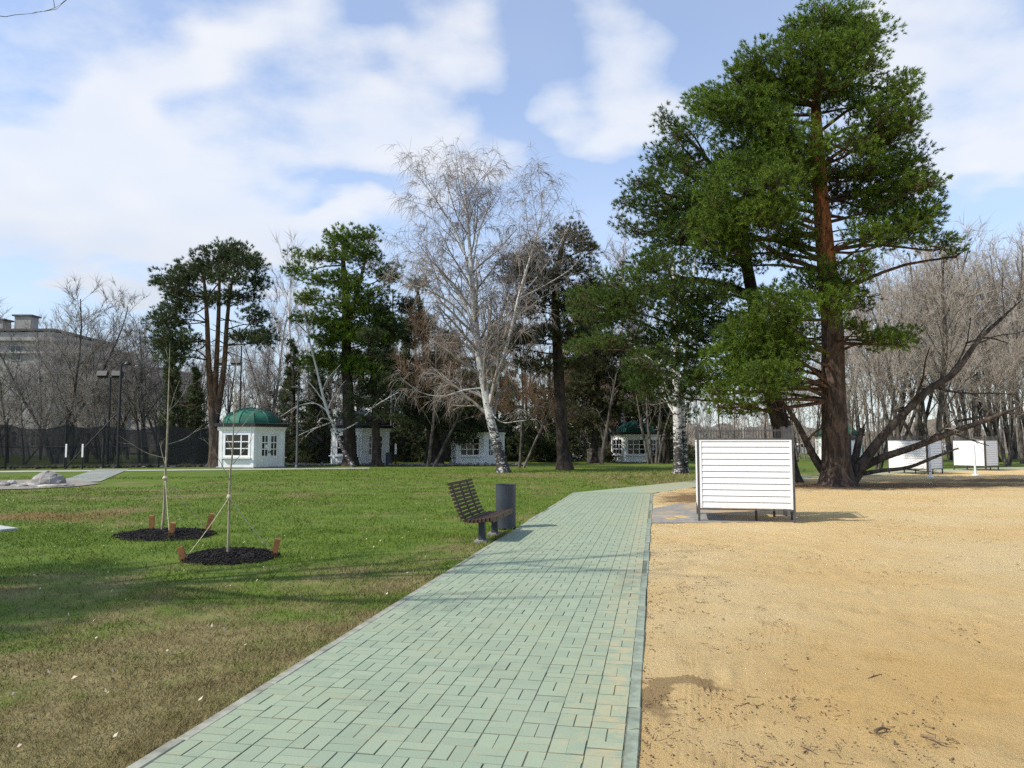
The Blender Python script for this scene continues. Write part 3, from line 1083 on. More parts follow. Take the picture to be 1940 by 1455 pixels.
pine('pine_tree', 'leaning grey green pine with sparse top behind the front changing cabin', 31.6,
     [[(1494, 903, .42), (1482, 820, .38), (1462, 740, .33), (1440, 640, .29), (1418, 520, .24), (1396, 420, .19), (1345, 310, .10), (1278, 236, .02)],
      [(1424, 560, .18), (1370, 540, .15), (1290, 530, .11), (1180, 560, .06), (1110, 575, .03)],
      [(1445, 660, .16), (1380, 660, .12), (1290, 680, .07), (1220, 705, .03)]],
     [(1264, 225, 24, 26), (1278, 244, 26, 20), (1290, 262, 36, 30), (1256, 300, 44, 30), (1310, 320, 46, 36), (1222, 345, 42, 22), (1198, 380, 34, 16), (1262, 385, 56, 34), (1330, 390, 48, 40),
      (1216, 435, 44, 20), (1290, 450, 56, 32), (1345, 490, 48, 34), (1232, 505, 54, 26), (1165, 540, 52, 28), (1115, 565, 46, 24), (1200, 575, 56, 30), (1280, 550, 56, 32),
      (1092, 600, 36, 16), (1105, 655, 46, 18), (1160, 640, 40, 18), (1232, 690, 44, 36), (1222, 735, 40, 26), (1290, 680, 46, 34), (1330, 630, 56, 34), (1350, 560, 56, 34),
      (1385, 620, 46, 34), (1335, 715, 40, 28), (1270, 620, 50, 28), (1140, 600, 40, 20), (1300, 745, 40, 22), (1180, 610, 44, 20), (1225, 640, 44, 24), (1160, 575, 40, 20), (1310, 590, 44, 26), (1270, 500, 40, 24), (1310, 430, 40, 28)],
     M_PINED, M_NEEDG, 5, grow=1.16, dens=21, K=20, back=0.6, nlen=0.15, nw=0.022, depth=2.6, dead=34, limb_r=0.075)

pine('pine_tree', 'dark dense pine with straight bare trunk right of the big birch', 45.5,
     [[(1070, 890, .40), (1063, 790, .35), (1056, 660, .30), (1052, 560, .22), (1062, 480, .12), (1080, 428, .04)]],
     [(1080, 445, 42, 20), (1035, 478, 46, 20), (1112, 465, 28, 18), (985, 500, 44, 20), (1090, 510, 46, 24), (1030, 530, 54, 24), (958, 525, 26, 14), (1000, 580, 46, 26),
      (1080, 575, 46, 26), (1125, 545, 34, 22), (1040, 625, 54, 22), (980, 640, 46, 22), (1100, 630, 40, 22), (1010, 690, 40, 20), (1095, 690, 36, 18)],
     M_PINED, M_NEEDB, 8, grow=1.12, dens=15, K=19, nlen=0.21, nw=0.033, depth=2.4, dead=40, back=0.6)

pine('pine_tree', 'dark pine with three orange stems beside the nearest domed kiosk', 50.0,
     [[(408, 886, .40), (407, 840, .36), (405, 790, .33), (396, 700, .18), (392, 600, .14), (386, 530, .09), (372, 500, .03)],
      [(404, 800, .24), (410, 690, .16), (414, 600, .13), (416, 520, .09), (420, 480, .03)],
      [(408, 800, .24), (424, 700, .17), (430, 610, .13), (440, 530, .09), (455, 475, .03)]],
     [(442, 472, 32, 14), (412, 488, 42, 18), (470, 500, 32, 18), (380, 508, 42, 18), (332, 528, 40, 18), (302, 532, 20, 12), (350, 552, 46, 16), (430, 525, 48, 18),
      (485, 535, 24, 16), (400, 565, 38, 14), (340, 585, 30, 16), (322, 612, 34, 18), (312, 645, 28, 18), (352, 640, 28, 16), (455, 560, 38, 14), (482, 598, 32, 14),
      (500, 638, 28, 16), (452, 640, 18, 12), (330, 675, 28, 16)],
     M_PINEB2, M_NEEDD, 13, grow=1.18, dens=15, K=19, nlen=0.22, nw=0.035, depth=2.6, dead=16, back=0.65)

pine('pine_tree', 'bushy green pine with thick trunk before the second kiosk', 52.2,
     [[(664, 884, .46), (660, 770, .40), (656, 650, .33), (655, 560, .26), (650, 490, .15), (656, 442, .04)],
      [(656, 620, .2), (675, 560, .15), (690, 500, .10), (700, 450, .03)]],
     [(645, 452, 36, 16), (692, 448, 36, 16), (612, 488, 42, 15), (680, 486, 48, 18), (722, 520, 36, 16), (602, 526, 38, 15), (650, 535, 48, 18), (700, 556, 48, 18), (742, 528, 22, 9),
      (586, 562, 28, 13), (592, 604, 32, 13), (640, 618, 44, 20), (682, 638, 46, 20), (622, 648, 30, 16), (722, 606, 38, 18), (690, 588, 40, 18), (562, 606, 18, 12), (732, 648, 28, 22),
      (602, 688, 28, 20), (652, 688, 46, 20), (700, 698, 38, 22), (640, 575, 40, 16)],
     M_PINED, M_NEED, 17, grow=1.15, dens=15, K=19, nlen=0.22, nw=0.035, depth=2.6, dead=16, back=0.65)

pine('pine_tree', 'thinner dark pine growing before the door of the second kiosk', 51.4,
     [[(714, 883, .30), (711, 780, .25), (707, 680, .20), (716, 600, .12), (724, 560, .04)]],
     [(724, 585, 26, 16), (742, 620, 26, 18), (702, 640, 30, 18), (722, 680, 36, 20), (745, 700, 24, 18), (700, 738, 32, 18), (736, 728, 28, 18), (682, 762, 32, 14), (690, 792, 30, 10, -1.6), (735, 790, 30, 11, -1.6), (650, 788, 24, 9, -1.4), (712, 768, 30, 14, -1.0)],
     M_PINED, M_NEEDD, 19, dens=15, K=20, nlen=0.23, nw=0.034, depth=1.8, dead=24, back=0.6)

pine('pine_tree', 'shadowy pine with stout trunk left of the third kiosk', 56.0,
     [[(822, 882, .55), (820, 800, .48), (812, 700, .36), (800, 610, .24), (788, 530, .05)]],
     [(790, 540, 28, 16), (778, 582, 36, 20), (806, 622, 38, 22), (770, 640, 28, 20), (832, 690, 40, 26), (790, 712, 44, 28), (846, 752, 44, 28), (830, 796, 42, 24), (872, 830, 40, 14),
      (872, 768, 38, 24), (905, 800, 34, 20), (790, 772, 36, 24), (850, 650, 30, 20), (890, 812, 38, 10, -2.4), (930, 806, 32, 11, -2.2), (862, 800, 26, 12, -2.4)],
     M_PINED, M_NEEDD, 23, dens=13, K=20, nlen=0.25, nw=0.036, depth=2.4, dead=18, back=0.6)

pine('pine_tree', 'low branched pine with brownish needles left of the fourth kiosk', 60.0,
     [[(1126, 879, .32), (1128, 800, .28), (1132, 720, .22), (1128, 640, .12), (1130, 590, .04)]],
     [(1130, 610, 30, 18), (1100, 650, 36, 18), (1160, 660, 36, 20), (1120, 700, 40, 22), (1180, 720, 40, 22), (1085, 730, 34, 20), (1150, 765, 44, 22), (1110, 790, 38, 18), (1210, 770, 40, 20), (1080, 780, 28, 18)],
     M_PINED, M_NEEDB, 29, grow=1.2, dens=12, K=20, nlen=0.25, nw=0.037, depth=2.6, dead=26, back=0.6)

pine('pine_tree', 'dark pine overhanging the green dome of the fourth kiosk', 58.5,
     [[(1262, 882, .24), (1258, 800, .20), (1250, 720, .16), (1246, 650, .06)]],
     [(1246, 665, 28, 18), (1222, 710, 34, 20), (1270, 725, 34, 20), (1240, 765, 40, 18), (1285, 780, 34, 18), (1205, 775, 26, 16), (1262, 808, 34, 14)],
     M_PINED, M_NEEDD, 31, dens=12, K=20, nlen=0.25, nw=0.037, depth=1.8, dead=20, back=0.6)

for (bx, by, Y, top, w, sd, lab) in ((326, 884, 53.0, 655, 30, 37, 'narrow dark spruce left of the pine with three stems'),
                                     (372, 883, 56.0, 690, 24, 38, 'small dark spruce directly behind the pine with three stems'),
                                     (556, 882, 58.0, 640, 32, 39, 'dark spruce right of the nearest domed kiosk'),
                                     (602, 882, 60.0, 700, 30, 40, 'shorter dark spruce left of the second kiosk'),
                                     (775, 880, 62.0, 600, 34, 41, 'dark spruce right of the second kiosk'),
                                     (940, 880, 64.0, 610, 44, 42, 'broad dark spruce behind the big birch trunk'),
                                     (1020, 879, 63.0, 720, 40, 43, 'low dark spruce between the birch and the straight dark pine')):
    pd = []
    r_ = random.Random(sd)
    k = 9
    for i in range(k):
        f = i / (k - 1)
        yy = top + 14 + (by - top - 40) * f
        ww = w * (0.25 + 0.75 * f)
        pd.append((bx - ww * 0.5 + r_.uniform(-4, 4), yy, ww * 0.62, 15))
        pd.append((bx + ww * 0.5 + r_.uniform(-4, 4), yy + 8, ww * 0.62, 15))
    pine('spruce_tree', lab, Y, [[(bx, by, .25), (bx, (by + top) / 2, .16), (bx, top, .03)]], pd, M_PINED, M_NEEDD, sd, dens=11, K=17, nlen=0.26, nw=0.042, depth=1.3, back=0.5, dead=6)

GD = 'dark conifers in the wood behind the kiosks'
rr0 = random.Random(9)
spr = [o for o in COL.objects if o.name.startswith('spruce_tree')]
for i, (px, top, Y) in enumerate(((350, 720, 70), (515, 730, 68), (585, 670, 74), (625, 690, 70), (680, 660, 74), (735, 640, 76), (770, 690, 72), (845, 640, 76), (885, 690, 70),
                                  (915, 640, 78), (965, 700, 74), (1040, 660, 76), (1075, 690, 72), (1110, 640, 80), (1160, 690, 76), (1215, 700, 80), (1265, 700, 78))):
    src = spr[i % len(spr)]
    hgt = max((src.matrix_world @ Vector(v)).z for c in src.children if c.name.startswith('crown') for v in c.bound_box)
    k_ = at(px, top, Y).z / hgt
    copy_tree(src, (at(px, 836, Y).x, Y, 0), rr0.uniform(0, 6.28), (k_ * 1.35, k_ * 1.35, k_), 'dark conifer in the wood behind the kiosks', GD)

# the big birch
YB = 41.7
bb = at(955, 896, YB)
bb.z = 0


def px_chain(pts, Y, b, n=None, dy=None):
    P = [np3(at(x, y, Y)) - np3(b) for x, y, r in pts]
    if dy is not None:
        P = [p + np.array([0, d, 0]) for p, d in zip(P, np.linspace(0, dy, len(P)))]
    return smooth_chain(P, [r for _, _, r in pts], n or 5 * len(pts))


bm = [flare(px_chain([(955, 899, .36), (944, 850, .31), (928, 790, .27), (915, 720, .24), (905, 660, .21), (897, 580, .17), (892, 490, .12), (884, 400, .07), (880, 335, .03)], YB, bb), 0.5, 0.8),
      px_chain([(924, 772, .17), (936, 730, .15), (952, 685, .13), (970, 620, .10), (984, 560, .09), (1005, 490, .07), (1022, 430, .04), (1030, 375, .015)], YB, bb, dy=-1.2),
      px_chain([(904, 660, .14), (890, 600, .11), (868, 555, .09), (835, 515, .06), (790, 480, .04), (745, 450, .015)], YB, bb, dy=1.0),
      px_chain([(897, 575, .10), (880, 480, .08), (850, 420, .06), (815, 370, .04), (790, 340, .015)], YB, bb, dy=-1.4),
      px_chain([(893, 520, .09), (905, 440, .07), (920, 390, .05), (928, 335, .015)], YB, bb, dy=1.6),
      px_chain([(907, 690, .09), (930, 640, .08), (950, 590, .06), (965, 520, .04), (975, 440, .012)], YB, bb, dy=2.0),
      px_chain([(985, 560, .07), (1020, 520, .05), (1060, 460, .03), (1085, 410, .012)], YB, bb, dy=0.8),
      px_chain([(914, 735, .07), (880, 740, .05), (840, 752, .035), (800, 745, .02), (768, 720, .010)], YB, bb, dy=-1.5),
      px_chain([(926, 775, .05), (950, 800, .035), (985, 798, .02), (1015, 795, .010)], YB, bb, dy=-1.0),
      px_chain([(904, 640, .10), (870, 590, .07), (825, 560, .05), (775, 545, .03), (735, 530, .012)], YB, bb, dy=-1.8),
      px_chain([(985, 565, .06), (1030, 545, .045), (1075, 520, .025), (1105, 490, .010)], YB, bb, dy=-1.6),
      px_chain([(884, 400, .05), (865, 355, .035), (850, 318, .012)], YB, bb, dy=0.5)]
bm = [(p, r * (0.86 if i == 0 else 0.72)) for i, (p, r) in enumerate(bm)]
bare_tree('birch_tree', 'large white barked birch with weeping bare twigs in the middle of the lawn', bb, bm, M_BIRCH, M_TWIGB, 51,
          l1=dict(per_m=2.3, lo=0.22, ang=44, lenf=0.42, rf=0.5, n=6, wob=0.10, grav=0.03, up=0.25, lmax=3.6),
          l2=dict(per_m=2.2, lo=0.2, ang=40, lenf=0.5, rf=0.55, n=5, wob=0.12, grav=-0.02, up=0.15, lmax=2.0, lmin=0.4),
          l3=dict(per_m=2.3, lo=0.2, ang=40, lenf=0.6, rf=0.6, n=4, wob=0.15, grav=-0.14, up=0.05, lmax=1.1, lmin=0.35),
          tw=[dict(src='fine', per_m=13.0, L=1.05, rad=0.0095, grav=-0.50, spread=0.5, segs=3), dict(src='23', per_m=3.0, L=0.7, rad=0.008, grav=-0.1, spread=0.6)], thin_l1=True)

# leaning birch by the second kiosk, twin birch right, small trees by the fourth kiosk
Y2 = 50.6
b2 = at(668, 883, Y2)
b2.z = 0
bare_tree('birch_tree', 'slim birch leaning left across the front of the second kiosk', b2,
          [flare(px_chain([(670, 886, .17), (648, 845, .145), (630, 800, .125), (616, 765, .10), (600, 700, .07), (585, 640, .05), (575, 580, .03)], Y2, b2), 0.4, 0.6),
           px_chain([(640, 820, .055), (680, 800, .04), (715, 770, .028), (760, 745, .012)], Y2, b2, dy=-1.2),
           px_chain([(622, 780, .05), (600, 765, .036), (570, 770, .024), (540, 790, .012)], Y2, b2, dy=-1.0),
           px_chain([(628, 800, .06), (590, 815, .04), (560, 830, .015)], Y2, b2, dy=-0.6)], M_BIRCH, M_TWIGB, 53,
          l1=dict(per_m=1.2, lo=0.25, ang=45, lenf=0.35, rf=0.5, n=5, wob=0.14, grav=-0.02, up=0.15, lmax=2.4),
          l2=dict(per_m=2.0, lo=0.2, ang=42, lenf=0.5, rf=0.55, n=4, wob=0.15, grav=-0.05, lmax=1.3, lmin=0.4),
          tw=dict(per_m=5, L=0.7, rad=0.007, grav=-0.25, spread=0.6))
Y3 = 40.2
b3 = at(1287, 898, Y3)
b3.z = 0
bare_tree('birch_tree', 'twin stemmed birch with black and white bark left of the front cabin', b3,
          [flare(px_chain([(1286, 900, .27), (1284, 830, .24), (1282, 760, .21), (1280, 680, .17), (1278, 560, .12), (1270, 440, .06), (1262, 330, .02)], Y3, b3), 0.4, 0.7),
           flare(px_chain([(1299, 900, .17), (1297, 840, .15), (1293, 780, .13), (1300, 680, .10), (1312, 560, .06), (1318, 470, .02)], Y3 + .3, b3), 0.3, 0.6)],
          M_BIRCH, M_TWIGB, 57,
          l1=dict(per_m=0.9, lo=0.2, ang=48, lenf=0.24, rf=0.45, n=6, wob=0.12, grav=0.0, up=0.2, lmax=3.0),
          l2=dict(per_m=1.8, lo=0.2, ang=42, lenf=0.5, rf=0.55, n=4, wob=0.14, grav=-0.05, lmax=1.5, lmin=0.4),
          tw=dict(per_m=6, L=0.8, rad=0.007, grav=-0.3, spread=0.6))
for (nm, lab, bx, by, Y, stems, sd) in (
        ('small_tree', 'crooked slender bare tree just left of the fourth kiosk', 1140, 882, 56.5,
         [[(1139, 884, .17), (1145, 840, .14), (1152, 800, .11), (1158, 760, .07), (1170, 700, .03)], [(1146, 835, .09), (1130, 808, .07), (1105, 790, .05), (1070, 770, .02)]], 61),
        ('small_tree', 'clump of dark leaning stems before the right side of the fourth kiosk', 1236, 881, 57.0,
         [[(1230, 883, .12), (1222, 840, .11), (1214, 800, .09), (1206, 750, .04)], [(1236, 883, .12), (1230, 830, .11), (1226, 780, .08), (1224, 720, .03)],
          [(1246, 883, .11), (1254, 840, .10), (1264, 800, .07), (1280, 750, .03)], [(1242, 883, .12), (1246, 835, .10), (1250, 790, .08), (1252, 730, .03)]], 63),
        ('small_tree', 'slim white stem standing right of the fourth kiosk', 1248, 880, 63.0,
         [[(1248, 880, .09), (1248, 830, .08), (1248, 760, .07), (1249, 680, .05), (1252, 600, .02)]], 65)):
    b = at(bx, by, Y)
    b.z = 0
    bare_tree(nm, lab, b, [px_chain(s, Y, b) for s in stems], M_GREYB if sd != 65 else M_BIRCH, M_TWIG, sd,
              l1=dict(per_m=1.0, lo=0.35, ang=45, lenf=0.4, rf=0.5, n=5, wob=0.15, grav=0.0, up=0.2, lmax=2.0),
              l2=dict(per_m=1.8, lo=0.2, ang=42, lenf=0.5, rf=0.55, n=4, wob=0.15, grav=0.0, lmax=1.2, lmin=0.4),
              tw=dict(per_m=5, L=0.6, rad=0.008, grav=0.0, spread=0.6))

# spreading bare tree growing out beside the tallest pine
Yw = 29.2
bw = at(1606, 915, Yw)
bw.z = 0
bare_tree('spreading_tree', 'dark bare tree with long low limbs spreading from the foot of the tallest pine', bw,
          [(p, r * 0.84) for p, r in [px_chain([(1604, 921, .36), (1622, 893, .30), (1640, 862, .23), (1660, 832, .20), (1700, 785, .18), (1745, 740, .16), (1790, 708, .14), (1830, 650, .10), (1870, 610, .07), (1905, 575, .02)], Yw, bw, dy=-1.0),
           px_chain([(1634, 885, .19), (1665, 865, .17), (1710, 846, .15), (1765, 820, .13), (1815, 798, .10), (1856, 776, .05)], Yw, bw, dy=-2.2),
           px_chain([(1630, 898, .11), (1660, 891, .09), (1700, 884, .08), (1735, 866, .07), (1770, 848, .03)], Yw, bw, dy=-1.6),
           px_chain([(1590, 912, .26), (1562, 896, .21), (1540, 868, .18), (1526, 845, .16), (1508, 812, .13), (1490, 785, .10), (1470, 760, .06)], Yw, bw, dy=-0.6),
           px_chain([(1612, 905, .19), (1622, 860, .17), (1628, 830, .15), (1634, 812, .13)], Yw + .2, bw),
           px_chain([(1830, 650, .05), (1870, 640, .04), (1910, 650, .02)], Yw, bw), px_chain([(1815, 798, .06), (1870, 785, .045), (1930, 800, .02)], Yw, bw, dy=-2.5)]],
          M_WILLOW, M_TWIGL, 71,
          l1=dict(per_m=1.25, lo=0.42, ang=45, lenf=0.34, rf=0.42, n=6, wob=0.12, grav=0.0, up=0.25, lmax=3.2),
          l2=dict(per_m=2.0, lo=0.15, ang=42, lenf=0.5, rf=0.5, n=5, wob=0.14, grav=0.0, up=0.15, lmax=1.8, lmin=0.35),
          l3=dict(per_m=2.0, lo=0.15, ang=40, lenf=0.55, rf=0.6, n=4, wob=0.15, grav=0.0, lmax=1.0, lmin=0.25),
          tw=dict(src='23', per_m=4.0, L=0.42, rad=0.005, grav=0.02, spread=0.7))


# prototypes of bare background trees, copied about
def proto(name, label, seed, h, r, stems=1, twm=None, bark=None, spread=1.0, dens=1.0, group=None, up=0.32, brush=False):
    rng = np.random.default_rng(seed)
    mains = []
    for s in range(stems):
        lean = rng.normal(0, 0.05 if stems == 1 else 0.20, 2)
        mains.append(sub_chain(rng, np.array([rng.normal(0, 0.12) * (stems > 1), rng.normal(0, 0.12) * (stems > 1), -0.1]), np.array([lean[0], lean[1], 1.0]),
                               h * rng.uniform(0.85, 1.0), r * rng.uniform(0.8, 1), 0.025, 12, 0.045, 0.02))
    return bare_tree(name, label, (0, -200, 0), mains, bark or M_GREYB, twm or M_TWIG, seed,
                     l1=dict(per_m=1.5 * dens, lo=0.22, ang=40 * spread, lenf=0.36, rf=0.36, n=6, wob=0.10, grav=0.02, up=up, lmax=4.2),
                     l2=dict(per_m=2.0 * dens, lo=0.2, ang=38, lenf=0.5, rf=0.45, n=4, wob=0.12, grav=0.02, up=up * 0.7, lmax=2.0, lmin=0.5),
                     tw=[dict(src='23', per_m=13 * dens, L=0.75, rad=0.0095, grav=0.04, spread=0.55, up=0.2), dict(src='all', per_m=3.5, L=0.9, rad=0.010, grav=0.02, spread=0.6, up=0.2)], group=group)


GL = 'bare grey trees behind the netting on the left'
GR = 'bare tan trees behind the far changing cabins'
GM = 'bare trees behind the row of kiosks'
protos = {'a': proto('bare_tree', '', 101, 11, 0.17, 1, dens=1.2), 'b': proto('bare_tree', '', 102, 11, 0.12, 2, dens=1.15), 'c': proto('bare_tree', '', 103, 12, 0.13, 3, dens=1.2),
          'd': proto('bare_tree', '', 104, 12, 0.15, 2, M_TWIGL, spread=0.95, dens=0.85), 'e': proto('bare_tree', '', 105, 13, 0.15, 1, M_TWIGL, spread=0.95, dens=0.85),
          'f': proto('bare_tree', '', 106, 11, 0.085, 4, M_TWIGL, spread=0.8), 'g': proto('bare_tree', '', 107, 12, 0.16, 1, M_TWIGB, M_BIRCH, spread=0.8),
          'r': proto('brown_tree', '', 108, 9, 0.12, 2, M_TWIGR, spread=1.25, dens=1.6)}
PH = {'a': 11, 'b': 11, 'c': 12, 'd': 12, 'e': 13, 'f': 11, 'g': 12, 'r': 9}
LABL = 'bare grey tree standing behind the dark netting on the left'
LABR = 'bare tan twigged tree standing behind the far changing cabins'
LABM = 'bare tree standing in the wood behind the kiosks'
used = set()
rr = random.Random(5)


def put(k, px, top, Y, label, group, wide=1.0):
    """a background tree whose foot is at distance Y under px and whose top reaches row top"""
    b = at(px, 836, Y)
    h = at(px, top, Y).z
    s = h / PH[k]
    root = protos[k]
    if k in used:
        root = copy_tree(root, (b.x, Y, 0), rr.uniform(0, 6.28), (s * wide, s * wide, s), label, group)
    else:
        used.add(k)
        root.location = (b.x, Y, 0)
        root.rotation_euler = (0, 0, rr.uniform(0, 6.28))
        root.scale = (s * wide, s * wide, s)
        root['label'] = label
        if group:
            root['group'] = group
    if group is None and 'group' in root:
        del root['group']
    return root


put('c', 108, 545, 58, 'many stemmed bare tree tallest behind the left netting', None, 1.25)
put('a', 278, 585, 60, 'stout bare tree with dark trunk right of the tall lamp post', None, 1.2)
for i, (px, top, Y) in enumerate(((15, 640, 60), (50, 690, 56), (75, 610, 68), (140, 640, 66), (165, 660, 60), (180, 600, 72), (210, 640, 64), (240, 640, 70), (265, 660, 62),
                                  (300, 630, 66), (320, 620, 74), (345, 640, 70), (0, 700, 75), (95, 720, 74), (225, 700, 76), (-40, 650, 62), (-70, 620, 70), (-20, 600, 78), (375, 660, 76), (188, 720, 57))):
    put('abcb'[i % 4], px, top, Y, LABL, GL, rr.uniform(0.8, 1.1))
put('g', 545, 452, 66, 'tall pale birch rising between the two nearest kiosks', None, 0.9)
for i, (px, top, Y) in enumerate(((460, 640, 66), (490, 600, 70), (520, 620, 64), (580, 560, 72), (610, 600, 68), (510, 560, 78), (640, 640, 66), (760, 560, 70), (740, 620, 76),
                                  (690, 600, 70), (470, 700, 60), (535, 700, 60), (860, 600, 74), (800, 560, 80), (930, 560, 78), (1010, 560, 76), (1110, 500, 74), (1150, 540, 70),
                                  (1180, 430, 76), (1200, 560, 80), (1260, 480, 78), (1320, 620, 72), (1060, 600, 80), (430, 640, 74), (1370, 640, 66), (1410, 660, 70), (1450, 640, 64), (1340, 700, 62))):
    put('gabgdaegb'[i % 9], px, top, Y, LABM, GM, rr.uniform(0.75, 1.05))
put('r', 812, 590, 51, 'rust brown twiggy tree left of the big birch', None, 1.0)
put('r', 985, 625, 49, 'rust brown twiggy tree just right of the big birch trunk', None, 0.9)
put('r', 1195, 640, 68, 'rust brown twiggy tree behind the fourth kiosk', None, 1.1)
put('d', 1700, 480, 52, 'tall tan bare tree directly behind the second changing cabin', None, 1.0)
put('f', 1662, 500, 47, 'leaning cluster of thin bare stems right of the tallest pine', None, 0.8)
put('d', 1775, 455, 50, 'leaning bare tree between the two rightmost changing cabins', None, 1.0)
for i, (px, top, Y) in enumerate(((1625, 520, 62), (1650, 560, 58), (1690, 450, 66), (1730, 470, 60), (1740, 500, 68), (1760, 440, 64), (1800, 430, 70), (1810, 520, 60), (1840, 440, 62),
                                  (1850, 500, 74), (1880, 470, 66), (1895, 420, 62), (1915, 460, 72), (1935, 430, 58), (1960, 420, 64), (1990, 430, 60), (2030, 440, 66), (1540, 600, 66),
                                  (1580, 580, 72), (1510, 640, 62), (1490, 600, 74), (1605, 620, 54), (1835, 600, 54), (1905, 560, 52), (2080, 450, 62))):
    put('defedf'[i % 6], px, top, Y, LABR, GR, rr.uniform(0.85, 1.15))
for k, p in protos.items():
    if k not in used:
        for c in list(p.children):
            bpy.data.objects.remove(c)
        bpy.data.objects.remove(p)


def far_wood():
    """the mass of trunks and brush that closes the view"""
    rng = np.random.default_rng(77)
    chains, fine = [], []
    for i in range(700):
        Y = rng.uniform(72, 112)
        x = rng.uniform(-0.85, 0.85) * Y
        h = rng.uniform(2.2, 4.6) if i >= 400 else rng.uniform(5.0, 10.5) * (1.2 if -0.3 < x / Y < 0.25 else 1)
        if x / Y < -0.42:
            h *= 0.62
        b = np.array([x, Y, -0.1])
        c = sub_chain(rng, b, np.array([rng.normal(0, 0.07), rng.normal(0, 0.07), 1]), h, rng.uniform(0.04, 0.13) * (0.5 if i >= 400 else 1), 0.02, 6, 0.05, 0.02)
        chains.append(c)
        for _ in range(8):
            p, d, r = pick(rng, c, rng.uniform(0.12, 0.95))
            a = rng.uniform(0, 6.28)
            fine.append(sub_chain(rng, p, np.array([math.cos(a), math.sin(a), rng.uniform(0.5, 1.6)]), rng.uniform(0.8, 2.8), 0.025, 0.01, 3, 0.12, 0.02))
    v, f = cat([tubes(chains, 5), tubes(fine, 3), twigs(rng, fine, 4.0, 1.0, 0.015, 0.03, 0.6, 0.1, 0.15, 1)])
    o = link('far_wood', np_mesh('far_wood', v, f, M_WOOD))
    tag(o, 'brown mass of bare trunks and brush closing the view', 'wood', kind='stuff')


far_wood()


def far_bank():
    """low rough bank far behind the trees"""
    xs = np.linspace(-150, 150, 240)
    rows = []
    for (y, h) in ((112, 0.0), (115, 0.45), (118, 0.8), (122, 1.0), (135, 0.9), (150, 0.0)):
        z = h * (3.4 + 3.0 * fbm(xs * 0.13, np.full_like(xs, y * 0.2), 4) + 1.2 * fbm(xs * 0.9, np.full_like(xs, y), 3)) - 0.05
        rows.append(np.stack([xs, y + 2 * fbm(xs * 0.2 + 9, np.full_like(xs, y * 1.0), 2), z], -1))
    v = np.concatenate(rows)
    n_ = len(xs)
    i = (np.arange(5)[:, None] * n_ + np.arange(n_ - 1)[None]).ravel()
    q_ = np.stack([i, i + 1, i + 1 + n_, i + n_], -1)
    o = link('far_bank', np_mesh('far_bank', v, q_, simple('dry_bank', (0.150, 0.125, 0.092), 0.95, 0.45, 0.8, bmp=0.8), smooth=True))
    tag(o, 'low dry brown bank far behind the trees', None, kind='structure')


far_bank()


def undergrowth():
    rng = np.random.default_rng(78)
    P, Dd, T = [], [], []
    for i in range(150):
        Y = rng.uniform(62, 84)
        px = rng.uniform(380, 1320)
        c = np.array([(px - 970) / FPX * Y, Y, 0.0])
        r = rng.uniform(0.7, 1.9)
        k = 90
        w = unit(rng.normal(0, 1, (k, 3)))
        w[:, 2] = np.abs(w[:, 2])
        P.append(c + w * np.array([r, r, r * rng.uniform(0.8, 1.5)]) * rng.uniform(0.4, 1, (k, 1)))
        Dd.append(w)
        T.append(np.clip(rng.normal(0.5, 0.25, k), 0, 1))
    v, f, a = needle_mesh(rng, np.concatenate(P), np.concatenate(Dd), np.concatenate(T), 7, 0.34, 0.07, 0.15)
    o = link('undergrowth', np_mesh('undergrowth', v, f, M_NEEDB, {'tint': a}))
    tag(o, 'dark bushy undergrowth behind the kiosks', 'undergrowth', kind='stuff')


undergrowth()

# trees out of frame on the left: one reaches a twig into the corner, both shade the lawn
bA = Vector((-10.4, 6.4, 0))
mA = [flare(smooth_chain([(0, 0, -.1), (0.1, 0, 3), (0.0, 0.2, 6), (0.3, 0.1, 9), (0.2, 0, 12.5)], [.30, .25, .19, .12, .03], 24)),
      smooth_chain([(0.05, 0.1, 4.6), (1.6, 1.2, 5.6), (3.0, 2.1, 6.5), (4.06, 2.55, 6.90)], [.12, .09, .05, .012], 14),
      smooth_chain([(0.0, 0.1, 5.2), (-1.5, 0.8, 6.8), (-2.6, 1.4, 9.0)], [.13, .09, .02], 12),
      smooth_chain([(0.1, 0.1, 6.2), (0.9, -1.4, 7.8), (1.3, -2.2, 10.2)], [.12, .08, .02], 12)]
mA = [(p, r * 0.72) for p, r in mA]
bare_tree('overhanging_tree', 'bare tree whose twig tips enter the top left corner', bA, mA, M_GREYB, M_TWIG, 81,
          l1=dict(per_m=1.1, lo=0.3, ang=42, lenf=0.4, rf=0.5, n=6, wob=0.1, grav=0.02, up=0.3, lmax=3.4),
          l2=dict(per_m=2.0, lo=0.2, ang=40, lenf=0.45, rf=0.55, n=5, wob=0.12, grav=0.0, up=0.2, lmax=1.6, lmin=0.4),
          l3=dict(per_m=2.2, lo=0.2, ang=40, lenf=0.55, rf=0.6, n=4, wob=0.13, grav=0.0, up=0.1, lmax=0.9, lmin=0.3),
          tw=dict(src='23', per_m=5, L=0.5, rad=0.007, grav=0.0, spread=0.6))


